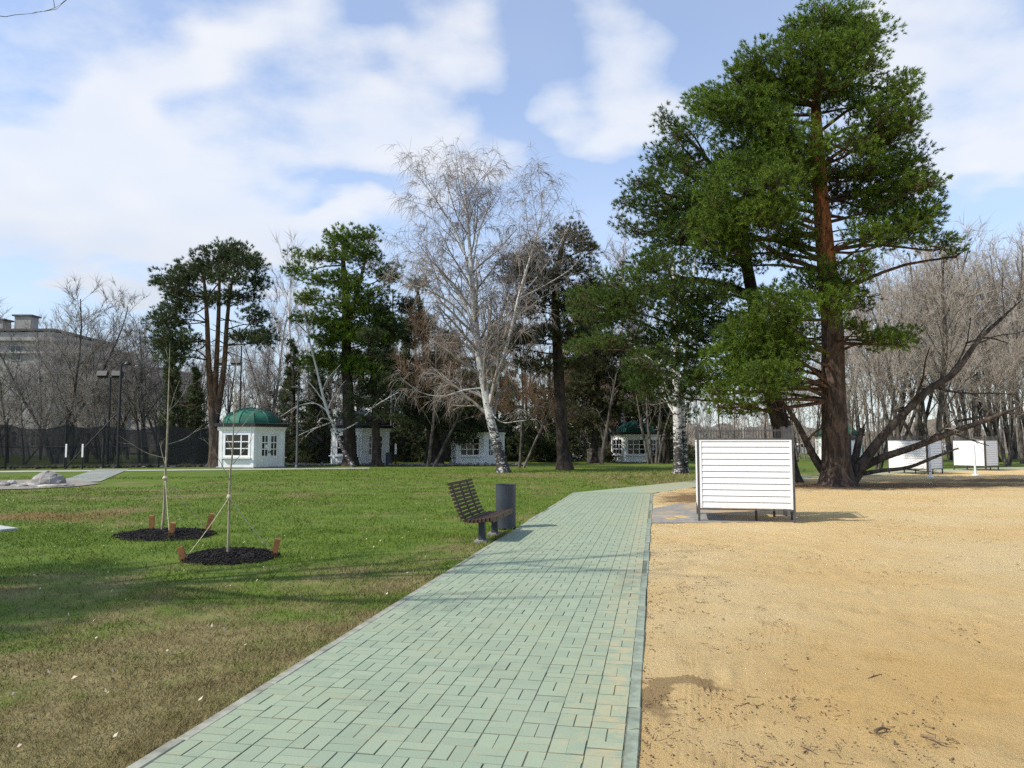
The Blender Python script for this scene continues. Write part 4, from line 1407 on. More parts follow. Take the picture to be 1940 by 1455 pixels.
def shade_pine(base, h, seed, lab):
    rng = np.random.default_rng(seed)
    root = empty('pine_tree', base)
    tag(root, lab, 'tree')
    st = flare(smooth_chain([(0, 0, -.1), (0.1, 0.05, h * .35), (-0.05, 0, h * .7), (0, 0, h)], [.38, .30, .2, .03], 24))
    SP, SD, ST, limbs = [], [], [], []
    for i in range(34):
        z = h * rng.uniform(0.45, 1.0)
        a = rng.uniform(0, 6.28)
        rad = (0.5 + 3.0 * math.sin(math.pi * min(1, (z / h - 0.4) / 0.62))) * rng.uniform(0.5, 1.0)
        c = np.array([math.cos(a) * rad, math.sin(a) * rad, z])
        limbs.append(smooth_chain([(0, 0, z - 0.3 * rad - .2), c * np.array([.5, .5, 1]) - np.array([0, 0, .25 * rad]), c], [.07, .05, .015], 8))
        k = 100
        w = unit(rng.normal(0, 1, (k, 3)))
        SP.append(c + w * np.array([1.0, 1.0, 0.5]) * rng.uniform(0.3, 1, (k, 1)))
        SD.append(unit(w + np.array([0, 0, .4])))
        ST.append(np.clip(rng.normal(.5, .2, k), 0, 1))
    v, f = tubes([st], 12)
    link('trunk', np_mesh('trunk', v, f, M_PINEB2, smooth=True), root)
    v, f = tubes(limbs, 5)
    link('branches', np_mesh('branches', v, f, M_PINEB2, smooth=True), root)
    v, f, a = needle_mesh(rng, np.concatenate(SP), np.concatenate(SD), np.concatenate(ST), 12, 0.2, 0.04, 0.12)
    link('crown', np_mesh('crown', v, f, M_NEED, {'tint': a}), root)


shade_pine((-20.5, 2.2, 0), 16.0, 91, 'pine beyond the left edge that shades the near lawn')


# ------------------------------------------------------------------ kiosks
def kiosk(lab, px, base_py, Y, turn, faces, group, R=2.27, wall_h=2.55, scale=1.0, roof=None):
    """hexagonal kiosk; turn = angle of the first corner measured from the direction to the camera"""
    ctr = at(px, 836, Y)
    ctr.z = 0
    to_cam = math.atan2(-ctr.y, -ctr.x)
    root = empty('kiosk', ctr, 0)
    root.scale = (scale,) * 3
    tag(root, lab, 'kiosk', group)
    corner = [to_cam + turn + k * math.pi / 3 for k in range(6)]
    wall = MB()
    cw = R
    plinth = MB()
    plinth.lathe([(R + .16, -0.03), (R + .16, 0.06)], 6, a0=corner[0])
    plinth.build('plinth', M_CONC, root)
    for k in range(6):
        a, b = corner[k], corner[(k + 1) % 6]
        A = Vector((math.cos(a) * R, math.sin(a) * R, 0))
        B = Vector((math.cos(b) * R, math.sin(b) * R, 0))
        mid = (A + B) / 2
        ux = (B - A).normalized()
        nrm = mid.normalized()
        M = Matrix((ux, nrm, Vector((0, 0, 1)))).transposed()
        kind = faces[k]

        def bx(mb, x, z, w, h, d, out):
            mb.box(mid + ux * x + nrm * out + Vector((0, 0, z)), (w, d, h), m=M)
        if kind == 'window':
            ow, oz0, oz1 = 1.72, 0.74, 2.16
        elif kind == 'door':
            ow, oz0, oz1 = 1.36, 0.06, 2.16
        else:
            ow = 0
        if ow:
            sw = (cw - ow) / 2
            for sgn in (-1, 1):
                bx(wall, sgn * (ow / 2 + sw / 2), 0.05 + wall_h / 2, sw, wall_h, 0.08, -0.04)
            bx(wall, 0, (oz1 + wall_h + 0.05) / 2, ow, wall_h + 0.05 - oz1, 0.08, -0.04)
            if oz0 > 0.1:
                bx(wall, 0, (0.05 + oz0) / 2, ow, oz0 - 0.05, 0.08, -0.04)
        else:
            bx(wall, 0, 0.05 + wall_h / 2, cw, wall_h, 0.08, -0.04)
        if kind == 'window':
            fr = MB()
            for x in (-ow / 2 + .03, ow / 2 - .03):
                bx(fr, x, (oz0 + oz1) / 2, 0.14, oz1 - oz0 + .12, 0.09, 0.012)
            for z in (oz0 + .0, oz1 - .0):
                bx(fr, 0, z, ow - 0.08, 0.13, 0.088, 0.012)
            iw, ih = ow - 0.08, oz1 - oz0 - 0.13
            for i in (1, 2):
                bx(fr, -iw / 2 + iw * i / 3, (oz0 + oz1) / 2, 0.075, ih, 0.06, 0.0)
                bx(fr, 0, (oz0 + oz1) / 2 - ih / 2 + ih * i / 3, iw, 0.06, 0.056, 0.0)
            w = fr.build('window', M_WHITEP, root)
            for i in range(3):
                for j in range(3):
                    g = MB()
                    bx(g, -iw / 2 + iw * (i + .5) / 3, (oz0 + oz1) / 2 - ih / 2 + ih * (j + .5) / 3, iw / 3 - .07, ih / 3 - .055, 0.012, -0.012)
                    g.build('pane', M_GLASS, w)
            s = MB()
            bx(s, 0, oz0 - 0.11, ow + 0.2, 0.05, 0.20, 0.10)
            s.build('window_ledge', M_WHITEP, root)
        elif kind == 'door':
            for sgn in (-1, 1):
                dr = MB()
                lw = ow / 2 - 0.012
                cx = sgn * ow / 4
                bx(dr, cx, 0.42, lw, 0.70, 0.045, -0.02)
                bx(dr, cx, 2.09, lw, 0.12, 0.045, -0.02)
                for e in (-1, 1):
                    bx(dr, cx + e * (lw / 2 - .06), 1.40, 0.12, 1.26, 0.045, -0.02)
                bx(dr, cx, 1.40, 0.05, 1.26, 0.042, -0.02)
                for j in (1, 2):
                    bx(dr, cx, 0.77 + 1.26 * j / 3, lw - .24, 0.06, 0.040, -0.02)
                bx(dr, cx, 0.42, lw - .2, 0.46, 0.02, 0.008)
                d = dr.build('door', M_WHITEP, root)
                for i in (-1, 1):
                    for j in range(3):
                        g = MB()
                        bx(g, cx + i * (lw - .24) / 4, 0.77 + 1.26 * (j + .5) / 3, (lw - .24) / 2 - .04, 1.26 / 3 - .055, 0.012, -0.024)
                        g.build('pane', M_GLASS, d)
                hd = MB()
                bx(hd, sgn * 0.06, 1.0, 0.03, 0.14, 0.05, 0.03)
                hd.build('handle', M_DARK, d)
            note = MB()
            bx(note, -ow / 4 + .12, 1.36, 0.2, 0.24, 0.006, 0.0)
            note.build('notice', M_WHITEP, root)
        # corner pilaster, cornice board
        for sgn in (-1, 1):
            cb = MB()
            bx(cb, sgn * (cw / 2 - .085), 0.05 + wall_h / 2, 0.17, wall_h, 0.05, 0.026)
            cb.build('corner_board', M_WHITEP, root)
    wall.build('wall', M_WHITEP, root)
    c = MB()
    c.lathe([(R + .07, wall_h - .16), (R + .14, wall_h - .06), (R + .16, wall_h + .06), (R + .02, wall_h + .07)], 6, a0=corner[0])
    c.build('cornice', M_WHITEP, root)
    e = MB()
    e.lathe([(R + .05, wall_h + .075), (R + .33, wall_h + .09), (R + .34, wall_h + .27), (R + .30, wall_h + .28), (R - .2, wall_h + .31)], 6, a0=corner[0])
    e.build('eave', M_BLACK, root)
    dome = MB()
    prof = [(R * .79 * math.cos(t), wall_h + .29 + 1.02 * math.sin(t)) for t in np.linspace(0.0, 1.50, 10)]
    dome.lathe(prof, 12, a0=corner[0])
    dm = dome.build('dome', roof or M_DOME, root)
    for k in range(12):
        a = corner[0] + k * math.pi / 6
        pts = [(math.cos(a) * (r + .008), math.sin(a) * (r + .008), z + .008) for r, z in prof[:-1]]
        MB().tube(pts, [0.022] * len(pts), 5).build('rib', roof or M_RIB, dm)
    cap = MB()
    zt = wall_h + .29 + 1.01
    cap.lathe([(.28, zt - .03), (.30, zt + .03), (.16, zt + .07), (.03, zt + .10)], 12)
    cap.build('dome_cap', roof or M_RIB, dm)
    return root


W, DO, PL = 'window', 'door', 'plain'
GK = 'white hexagonal kiosks'
kiosk('nearest white kiosk with green dome, left of the lamp post', 475.5, 887, 50.3, math.radians(5), [DO, W, PL, PL, PL, W], GK)
kiosk('second white kiosk half hidden behind the pine and leaning birch trunks', 682, 882, 55.8, math.radians(4), [DO, W, W, PL, W, W], GK, roof=M_BLACK)  # shade on this roof put into its colour: black dome instead of green
kiosk('third white kiosk behind the foot of the big birch', 905, 881, 57.0, math.radians(12), [DO, W, W, PL, W, W], GK, scale=0.90, roof=M_BLACK)  # dome coloured black for the shade lying on it
kiosk('fourth white kiosk with green dome left of the twin birch', 1204, 876, 63.0, math.radians(32), [W, DO, PL, PL, W, W], GK, scale=0.86)
kiosk('farthest white kiosk half hidden behind the trunk of the tallest pine', 1588, 880, 62.0, math.radians(10), [W, W, W, PL, W, W], GK, scale=0.80)


# ------------------------------------------------------------------ changing cabins
def cabin(lab, c0, u, wid, v, dep, group, boards=11, height=1.72, bottom=0.30, gap=0.62):
    """white slatted cabin: front wall from c0 along u, side walls along v"""
    c0, u, v = Vector((*c0, 0)), Vector((*u, 0)).normalized(), Vector((*v, 0)).normalized()
    root = empty('changing_cabin', c0)
    tag(root, lab, 'changing cabin', group)

    def wall(p0, dirv, L, nb, first=True):
        nrm = Vector((-dirv.y, dirv.x, 0))
        M = Matrix((dirv, nrm, Vector((0, 0, 1)))).transposed()
        fr = MB()
        for t in (0, L):
            z1 = height + 0.30
            fr.box(p0 + dirv * t + Vector((0, 0, z1 / 2 - 0.05)), (0.045, 0.045, z1 + .1), m=M)
        for z in (bottom - 0.015, height + 0.015):
            fr.box(p0 + dirv * L / 2 + Vector((0, 0, z)), (L - 0.046, 0.035, 0.03), m=M)
        panel = fr.build('wall_frame', M_FRAME, root)
        for k in range(1, int(L / 0.06)):
            pass
        rods = MB()
        nr = int(L / 0.055)
        for k in range(1, nr):
            x = L * k / nr
            zt = height + 0.25 + 0.03 * math.sin(k * 1.7)
            rods.box(p0 + dirv * x + Vector((0, 0, (height + .03 + zt) / 2)), (0.009, 0.009, zt - height - .03), m=M)
        rods.box(p0 + dirv * L / 2 + Vector((0, 0, height + .20)), (L - .05, 0.012, 0.012), m=M)
        rods.build('picket_crest', M_FRAME, root)
        edge = MB()
        for t in (0.045, L - 0.045):
            edge.box(p0 + dirv * t + Vector((0, 0, (bottom + height) / 2)), (0.042, 0.05, height - bottom - .004), m=M)
        edge.box(p0 + dirv * L / 2 + Vector((0, 0, height - .014)), (L - .135, 0.05, 0.024), m=M)
        edge.build('edge_trim', M_WHITE, panel)
        fr2 = MB().box(p0 + dirv * L / 2 + nrm * 0.016 + Vector((0, 0, (bottom + height) / 2)), (L - .14, .006, height - bottom - .03), m=M)
        fr2.build('groove_shade_sheet', M_GROOVE_SHADE, panel)  # sheet added behind the boards, its grey painting the groove shadow
        bh = (height - .03 - bottom) / nb
        for k in range(nb):
            z = bottom + bh * (k + 0.5)
            b = MB()
            w2, h2 = (L - .134) / 2, bh / 2
            prof = [(-.012, -h2 + .010), (.016, -h2 + .010), (.020, -h2 + .016), (.006, h2 - .006), (.001, h2 + .001), (-.012, h2 + .001)]
            vs = [p0 + dirv * (L / 2 + sx * w2) - nrm * y + Vector((0, 0, z + zz)) for sx in (-1, 1) for (y, zz) in prof]
            m_ = len(prof)
            fs = [tuple(range(m_)), tuple(range(2 * m_ - 1, m_ - 1, -1))] + [(i, i + m_, (i + 1) % m_ + m_, (i + 1) % m_) for i in range(m_)]
            b.add(vs, fs).build('board', M_WHITE, panel)
    P = Vector((0, 0, 0))
    wall(P, u, wid, boards)
    wall(P + v * dep, -v, dep - 0.03, boards)
    wall(P + u * wid + v * (dep + .06), -u, wid, boards)
    wall(P + u * (wid + 0.03) + v * gap, v, dep - gap - 0.04, boards)
    inner = MB()
    for (a, b_) in ((0.62, 0.22), (0.86, 0.75)):
        inner.box(u * wid * a + v * dep * b_ + Vector((0, 0, 0.55)), (0.04, 0.04, 1.1))
    inner.box(u * wid * .74 + v * dep * .48 + Vector((0, 0, 0.52)), (0.9, 0.3, 0.03), rz=math.atan2(v.y, v.x))
    inner.build('inner_seat', M_LEGM, root)
    return root


GC = 'white slatted changing cabins on the sand'
A_, B_ = ground_at(1325, 990), ground_at(1506, 994)
uu = (B_ - A_)
cabin('large white slatted changing cabin nearest the path on the sand', (A_.x, A_.y), (uu.x, uu.y), uu.length, (D.x + .03, D.y), 1.55, GC)
for (lab, px, py, a, w, d) in (('second white changing cabin seen between the low bare limbs', 1757, 900, 36, 1.95, 1.55),
                               ('rightmost white changing cabin behind the thin white post', 1867, 893, 34, 1.7, 1.5),
                               ('grey shaded changing cabin just right of the tallest pine trunk', 1612, 906, 55, 1.1, 2.1)):
    g = ground_at(px, py)
    az_ = math.atan2(g.x, g.y)
    th = math.radians(a) - az_ * 0
    v = Vector((math.cos(math.radians(a)), math.sin(math.radians(a)), 0))          # runs away to the right (shaded side)
    u = Vector((math.sin(math.radians(a)), -math.cos(math.radians(a)), 0))        # lit side, ends at the near corner
    c0 = g - u * w
    cabin(lab, (c0.x, c0.y), (u.x, u.y), w, (v.x, v.y), d, GC, gap=0.05)

# worn concrete pad under the front cabin
pad = MB()
gp = [ground_at(*p) for p in ((1236, 993), (1330, 993), (1430, 992), (1518, 994), (1522, 985), (1500, 968), (1475, 958), (1380, 956), (1330, 953), (1280, 958), (1237, 966))]
gp[0] = Vector(pathp(gp[0].y / D.y, -0.01))
gp[-1] = Vector(pathp(gp[-1].y / D.y, -0.01))
pad.prism([(p.x, p.y) for p in gp], -0.05, 0.036)


def make_pad():
    m, t, b = material('sandy_concrete')
    pos = t.new('ShaderNodeNewGeometry').outputs['Position']
    n = t.noise(pos, 1.3, 6, 0.68)
    s = t.new('ShaderNodeSeparateXYZ')
    t.l.new(pos, s.inputs[0])
    k = t.math('ADD', n, t.ramp(s.outputs[0], 4.0, 5.2, 0.0, 0.16))
    c = t.mix(t.ramp(t.noise(pos, 7, 5, .7), .3, .7), (0.20, 0.185, 0.155), (0.30, 0.28, 0.24))
    c = t.mix(t.ramp(k, 0.52, 0.66), c, (0.42, 0.29, 0.15))
    t.put(b.inputs['Base Color'], c)
    b.inputs['Roughness'].default_value = 0.95
    bump(t, b, t.noise(pos, 30, 4, .7), .5, .01)
    return m


tag(pad.build('concrete_pad', make_pad()), 'worn grey concrete pad under the front changing cabin', None, kind='structure')
foot = MB()
fp = ground_at(1322, 985)
foot.lathe([(.26, -.03), (.27, .045), (.22, .06), (.02, .065)], 9, c=(fp.x, fp.y, 0))
tag(foot.build('footing_slab', M_CONC), 'mossy round concrete footing at the left post of the front cabin', 'footing')


# ------------------------------------------------------------------ bench and bins
def bench():
    s0 = O * 0
    near = Vector((-0.30, 12.62, 0))
    root = empty('park_bench', near)
    tag(root, 'brown slatted bench with curved back standing beside the path', 'bench')
    L = 1.66
    ax, bk = D.copy(), N.copy()                       # along the bench, towards its back
    prof = []
    for i in range(7):
        s = 0.035 + i * 0.066
        prof.append((s, 0.415 - 0.010 * i + (0.004 * max(0, i - 4) ** 2), math.radians(-6 + (6 * max(0, i - 4)))))
    prof.append((0.505, 0.375, math.radians(32)))
    prof.append((0.555, 0.420, math.radians(52)))
    s, z = 0.590, 0.480
    for i in range(9):
        a = math.radians(66 + i * 0.9)
        prof.append((s, z, a))
        s += 0.066 * math.cos(a)
        z += 0.066 * math.sin(a)
    M0 = Matrix((bk, ax, Vector((0, 0, 1)))).transposed()
    sl = MB().bevbox((0, 0, 0), (0.042, L, 0.052), 0.005).mesh('slat', M_SLAT)
    bl = MB().bevbox((0, 0, 0), (0.044, L, 0.026), 0.004).mesh('slat', M_SLAT)
    rz = math.atan2(bk.y, bk.x)
    for i, (s, z, a) in enumerate(prof):
        o = link('slat', sl if i < 7 else bl, root, bk * s + ax * (L / 2) + Vector((0, 0, z)))
        o.rotation_mode = 'QUATERNION'
        # local x along the profile, local y along the bench, z out of the seat
        X = (bk * math.cos(a) + Vector((0, 0, math.sin(a)))).normalized()
        o.rotation_quaternion = Matrix((X, -ax, X.cross(-ax))).transposed().to_quaternion()
    fp_ = MB()
    fp_.box(bk * 0.006 + ax * (L / 2) + Vector((0, 0, 0.405)), (0.014, L - .004, 0.085), m=M0)
    fr = fp_.build('front_rail', M_SLAT, root)
    for t in (0.14, 0.5, 0.86):
        MB().box(bk * -0.003 + ax * (L * t) + Vector((0, 0, 0.405)), (0.006, 0.018, 0.05), m=M0).build('bolt_plate', M_DARK, fr)
    for t in (0.18, 0.5, 0.82):
        pts = []
        for (s, z, a) in prof:
            o_ = 0.038 if a < 0.3 else 0.026
            pts.append(bk * (s + math.sin(a) * o_) + ax * (L * t) + Vector((0, 0, z - math.cos(a) * o_)))
        MB().tube(pts, [0.017] * len(pts), 5).build('back_strap', M_DARK, root)
    for t in (0.20, 0.82):
        lg = MB()
        lg.bevbox(bk * 0.27 + ax * (L * t) + Vector((0, 0, 0.165)), (0.105, 0.105, 0.37), 0.006, m=M0)
        lg.box(bk * 0.25 + ax * (L * t) + Vector((0, 0, 0.357)), (0.40, 0.06, 0.03), m=M0)
        lg.build('leg', M_BIN, root)
        MB().box(bk * 0.27 + ax * (L * t) + Vector((0, 0, 0.012)), (0.22, 0.26, 0.05), m=M0).build('foot_pad', M_CONC, root)


bench()


def litter_bin(lab, p, r, h):
    root = empty('litter_bin', p)
    tag(root, lab, 'bin')
    MB().lathe([(r * .96, 0.015), (r, .03), (r, h - .012), (r + .006, h - .010), (r + .006, h), (r - .012, h), (r - .014, h - .02), (r - .014, .08)], 28).build('body', M_BIN, root, smooth=False)
    MB().lathe([(r * .84, 0), (r * .84, 0.02)], 20).build('base', M_DARK, root)
    ln = MB()
    ln.lathe([(r - .03, h * .45), (r - .022, h - .03), (r - .015, h - .026)], 20)
    ln.build('liner', M_DARK, root)
    MB().box((0, -r - .002, h - .10), (0.004, 0.004, 0.16)).build('seam', M_DARK, root)


litter_bin('slate grey cylindrical litter bin at the far end of the bench', (-0.12, 14.92, 0), 0.195, 0.86)
kb = at(737, 836, 53.5)
litter_bin('small black litter bin beside the second kiosk', (kb.x, 53.5, 0), 0.22, 0.9)


# ------------------------------------------------------------------ saplings on mulch discs with stakes and ropes
def mulch(lab, c, rx, ry, seed, rot=0.0):
    rng = np.random.default_rng(seed)
    n, k = 72, 16
    V, F = [], []
    for j in range(k + 1):
        f = j / k
        for i in range(n):
            a = 2 * math.pi * i / n
            e = 1 + 0.30 * float(fbm(np.array(math.cos(a) * 1.7 + seed), np.array(math.sin(a) * 1.7), 3))
            x, y = math.cos(a) * rx * f * e, math.sin(a) * ry * f * e
            z = 0.012 + 0.075 * (1 - f ** 4) + (0.075 * float(fbm(np.array(x * 6 + seed), np.array(y * 6), 3)) if 0 < f < 1 else 0)
            if j == k:
                z = -0.01
            V.append((x, y, z))
    for j in range(k):
        for i in range(n):
            i2 = (i + 1) % n
            F.append((j * n + i, (j + 1) * n + i, (j + 1) * n + i2, j * n + i2))
    root = empty('mulch_bed', c, rot)
    tag(root, lab, 'mulch bed')
    MB().add(V, F).build('soil', M_MULCH, root)
    # clods
    m = 1900
    r = np.sqrt(rng.random(m)) * 1.06
    a = rng.random(m) * 6.283
    P = np.stack([r * np.cos(a) * rx, r * np.sin(a) * ry, 0.05 + 0.06 * (1 - r ** 4)], -1)
    cl_v, cl_f = clods(rng, P + rng.normal(0, .012, P.shape) * np.array([1, 1, .8]), 0.005, 0.022)
    o = link('clods', np_mesh('clods', cl_v, cl_f, M_MULCH), root)
    o['kind'] = 'stuff'


def clods(rng, P, lo, hi, flat=0.7):
    n = len(P)
    base = np.array([(1, 0, 0), (-1, 0, 0), (0, 1, 0), (0, -1, 0), (0, 0, 1), (0, 0, -1)], float)
    tri = np.array([(0, 2, 4), (2, 1, 4), (1, 3, 4), (3, 0, 4), (2, 0, 5), (1, 2, 5), (3, 1, 5), (0, 3, 5)])
    s = rng.uniform(lo, hi, (n, 1, 1)) * rng.uniform(0.6, 1.4, (n, 6, 1))
    th = rng.random(n) * 6.28
    c, s_ = np.cos(th), np.sin(th)
    B = base[None] * s * np.array([1.2, 0.9, flat])
    X = B[..., 0] * c[:, None] - B[..., 1] * s_[:, None]
    Yy = B[..., 0] * s_[:, None] + B[..., 1] * c[:, None]
    V = np.stack([X, Yy, B[..., 2]], -1) + P[:, None, :]
    F = (np.arange(n)[:, None, None] * 6 + tri[None]).reshape(-1, 3)
    return V.reshape(-1, 3), F


def stake(lab, foot_px, top_px, Y, w, group):
    f = ground_at(*foot_px)
    Yy = f.y
    t = at(*top_px, Yy)
    f.z = -0.06
    d = (t - f)
    root = MB()
    X = Vector((1, 0.25, 0)).normalized()
    Z = d.normalized()
    Yv = Z.cross(X).normalized()
    X = Yv.cross(Z)
    M = Matrix((X, Yv, Z)).transposed()
    root.bevbox(d / 2, (w, w, d.length), 0.006, m=M)
    o = root.build('wooden_stake', M_STAKE, None, f)
    tag(o, lab, 'stake', group)
    return f, t


def sapling(name, lab, stem, Y, twig_px, seed):
    b = at(*stem[0][:2], Y)
    b.z = 0
    mains = [px_chain(stem, Y, b)] + [px_chain(s, Y, b, dy=dy) for s, dy in twig_px]
    mains[0][0][0][2] = -0.02
    mains = [(p, r * (0.66 if i == 0 else 0.45)) for i, (p, r) in enumerate(mains)]
    return bare_tree(name, lab, b, mains, M_SAPL, M_TWIG, seed,
                     l1=dict(per_m=1.2, lo=0.5, ang=34, lenf=0.22, rf=0.5, n=5, wob=0.08, grav=0.02, up=0.3, lmax=0.9, lmin=0.2),
                     l2=dict(per_m=2.5, lo=0.3, ang=38, lenf=0.5, rf=0.6, n=4, wob=0.1, grav=0.02, up=0.2, lmax=0.5, lmin=0.12),
                     tw=dict(per_m=4, L=0.22, rad=0.003, grav=0.02, spread=0.5), category='sapling')


m1 = (ground_at(345, 1062) + ground_at(527, 1056)) / 2
m2 = (ground_at(224, 1022) + ground_at(398, 1012)) / 2
mulch('dark mulch bed round the nearer staked sapling', (m1.x, m1.y, 0), 0.64, 0.60, 3)
mulch('dark mulch bed round the farther staked sapling', (m2.x, m2.y, 0), 0.82, 0.66, 4, 0.06)
Ya = ground_at(430, 1061).y
Yb = ground_at(308, 1014).y
sapling('sapling', 'young bare sapling in the nearer mulch bed', [(431, 1062, .030), (433, 1010, .027), (434, 960, .024), (436, 900, .021), (441, 850, .018), (443, 790, .014), (446, 720, .010), (450, 650, .004)], Ya,
        [([(436, 912, .012), (425, 880, .009), (414, 850, .006), (410, 830, .003)], -.3), ([(441, 880, .012), (460, 850, .008), (480, 815, .004)], .2), ([(440, 858, .010), (420, 820, .007), (405, 790, .003)], .3),
         ([(443, 800, .009), (455, 770, .006), (468, 735, .003)], -.2)], 201)
sapling('sapling', 'taller young bare sapling in the farther mulch bed', [(306, 1015, .040), (311, 960, .034), (313, 900, .030), (316, 850, .027), (318, 790, .022), (320, 720, .014), (322, 650, .005)], Yb,
        [([(313, 868, .016), (285, 858, .012), (262, 840, .008), (245, 825, .003)], -.4), ([(314, 884, .012), (300, 860, .009), (288, 838, .004)], .3), ([(317, 842, .014), (345, 830, .010), (370, 805, .004)], .3),
         ([(318, 800, .012), (300, 770, .008), (290, 735, .003)], -.3), ([(319, 780, .012), (340, 750, .008), (352, 710, .003)], .2)], 202)
GS = 'short wooden stakes round the saplings'
sA = stake('short wooden stake leaning left of the nearer sapling', (352, 1064), (341, 1036), Ya, 0.082, GS)
sB = stake('short wooden stake leaning right of the nearer sapling', (516, 1056), (527, 1020), Ya, 0.082, GS)
sC = stake('upright wooden stake behind the farther sapling on its left', (287, 1003), (288, 976), Yb, 0.086, GS)
sD = stake('wooden stake with pale cut top beside the farther sapling stem', (321, 1021), (329, 990), Yb, 0.086, GS)
sE = stake('wooden stake leaning at the right end of the farther mulch bed', (391, 1008), (402, 973), Yb, 0.086, GS)


def rope(lab, p, q):
    pts = [p.lerp(q, t) - Vector((0, 0, 0.03 * math.sin(math.pi * t))) for t in np.linspace(0, 1, 9)]
    o = MB().tube([x - pts[0] for x in pts], [0.006] * 9, 5).build('guy_rope', M_ROPE, None, pts[0])
    tag(o, lab, 'rope', 'guy ropes of the saplings')


knot1 = at(434, 942, Ya)
knot2 = at(313, 906, Yb)
rope('guy rope from the nearer sapling to its left stake', knot1, Vector((sA[0].x, sA[0].y, 0.06)))
rope('guy rope from the nearer sapling to its right stake', knot1, Vector((sB[0].x, sB[0].y, 0.08)))
rope('guy rope beside the stem of the farther sapling', knot2, Vector((sD[0].x, sD[0].y, 0.06)))
rope('guy rope from the farther sapling to its right stake', knot2, Vector((sE[0].x, sE[0].y, 0.10)))
for nm, k, r in (('nearer', knot1, .03), ('farther', knot2, .04)):
    o = MB().lathe([(r * .7, -.035), (r * 1.1, -.012), (r * 1.15, .012), (r * .7, .04)], 9).build('rope_knot', M_ROPE, None, k)
    tag(o, 'pale rope binding round the %s sapling stem' % nm, 'rope')

# ------------------------------------------------------------------ grass, leaves, litter, sticks


def path_left_x(y):
    return -0.12 + 0.1886 * y - 2.56 / math.cos(YAW)


def grass():
    rng = np.random.default_rng(301)
    out = []
    for (y0, y1, x0, dens, h, w) in ((2.6, 5.5, -5.5, 7500, 0.030, 0.0042), (5.5, 9, -8, 3200, 0.034, 0.006), (9, 15, -11.5, 1150, 0.036, 0.009), (15, 26, -19, 380, 0.040, 0.013), (26, 38, -28, 130, 0.045, 0.020), (38, 47, -34, 60, 0.05, 0.028)):
        xr = 2.0 if y1 < 26.5 else 13.0
        n = int((y1 - y0) * (-x0 + xr) * dens)
        y = rng.uniform(y0, y1, n)
        x = rng.uniform(x0, xr, n)
        lim = np.where(y < 24.9, -0.12 + 0.1886 * y - 2.60 / math.cos(YAW), np.interp(y, [24.9, 32.4, 37.0, 43.2], [2.0, 7.6, 13.5, 21.0]))
        gb_ = (y > 28) & (y < 34.0) & (x < -13.5)
        strip_ = (y > 36.5) & (x < -14)
        keep = (x < lim + 0.02) & (x > -0.82 * y - 0.8) & ~gb_ & ~strip_
        # thin worn patches
        th = fbm(x * 0.8 + 5, y * 0.8, 3)
        keep &= rng.random(n) < np.clip(0.75 + 1.2 * th, 0.25, 1)
        for c, a, b in ((m1, .66, .58), (m2, .84, .62)):
            keep &= ((x - c.x) / a) ** 2 + ((y - c.y) / b) ** 2 > 1
        x, y = x[keep], y[keep]
        k = len(x)
        edge = np.exp(-np.clip((-0.12 + 0.1886 * y - 2.60) - x, 0, 9) / 0.10)
        hh = h * rng.uniform(0.5, 1.4, k) * (1 + 0.5 * vnoise(x * 2, y * 2) + 2.2 * np.clip(fbm(x * 5 + 3, y * 5, 2) - 0.16, 0, 1)) * (1 + 0.6 * edge)
        a = rng.random(k) * 6.283
        lean = rng.normal(0, 0.75, (k, 2)) * hh[:, None]
        wv = np.stack([np.cos(a), np.sin(a)], -1) * (w * rng.uniform(0.6, 1.3, k))[:, None] / 2
        z0 = np.zeros(k)
        A = np.stack([x - wv[:, 0], y - wv[:, 1], z0], -1)
        B = np.stack([x + wv[:, 0], y + wv[:, 1], z0], -1)
        C = np.stack([x + lean[:, 0], y + lean[:, 1], hh], -1)
        out.append((np.stack([A, B, C], 1).reshape(-1, 3), np.repeat(rng.random(k), 3)))
    V = np.concatenate([o[0] for o in out])
    T = np.concatenate([o[1] for o in out])
    o = link('grass', np_mesh('grass', V, np.arange(len(V)).reshape(-1, 3), M_LAWN, {'tint': T}))
    tag(o, 'short green and straw grass blades of the lawn', 'grass', kind='stuff')


grass()


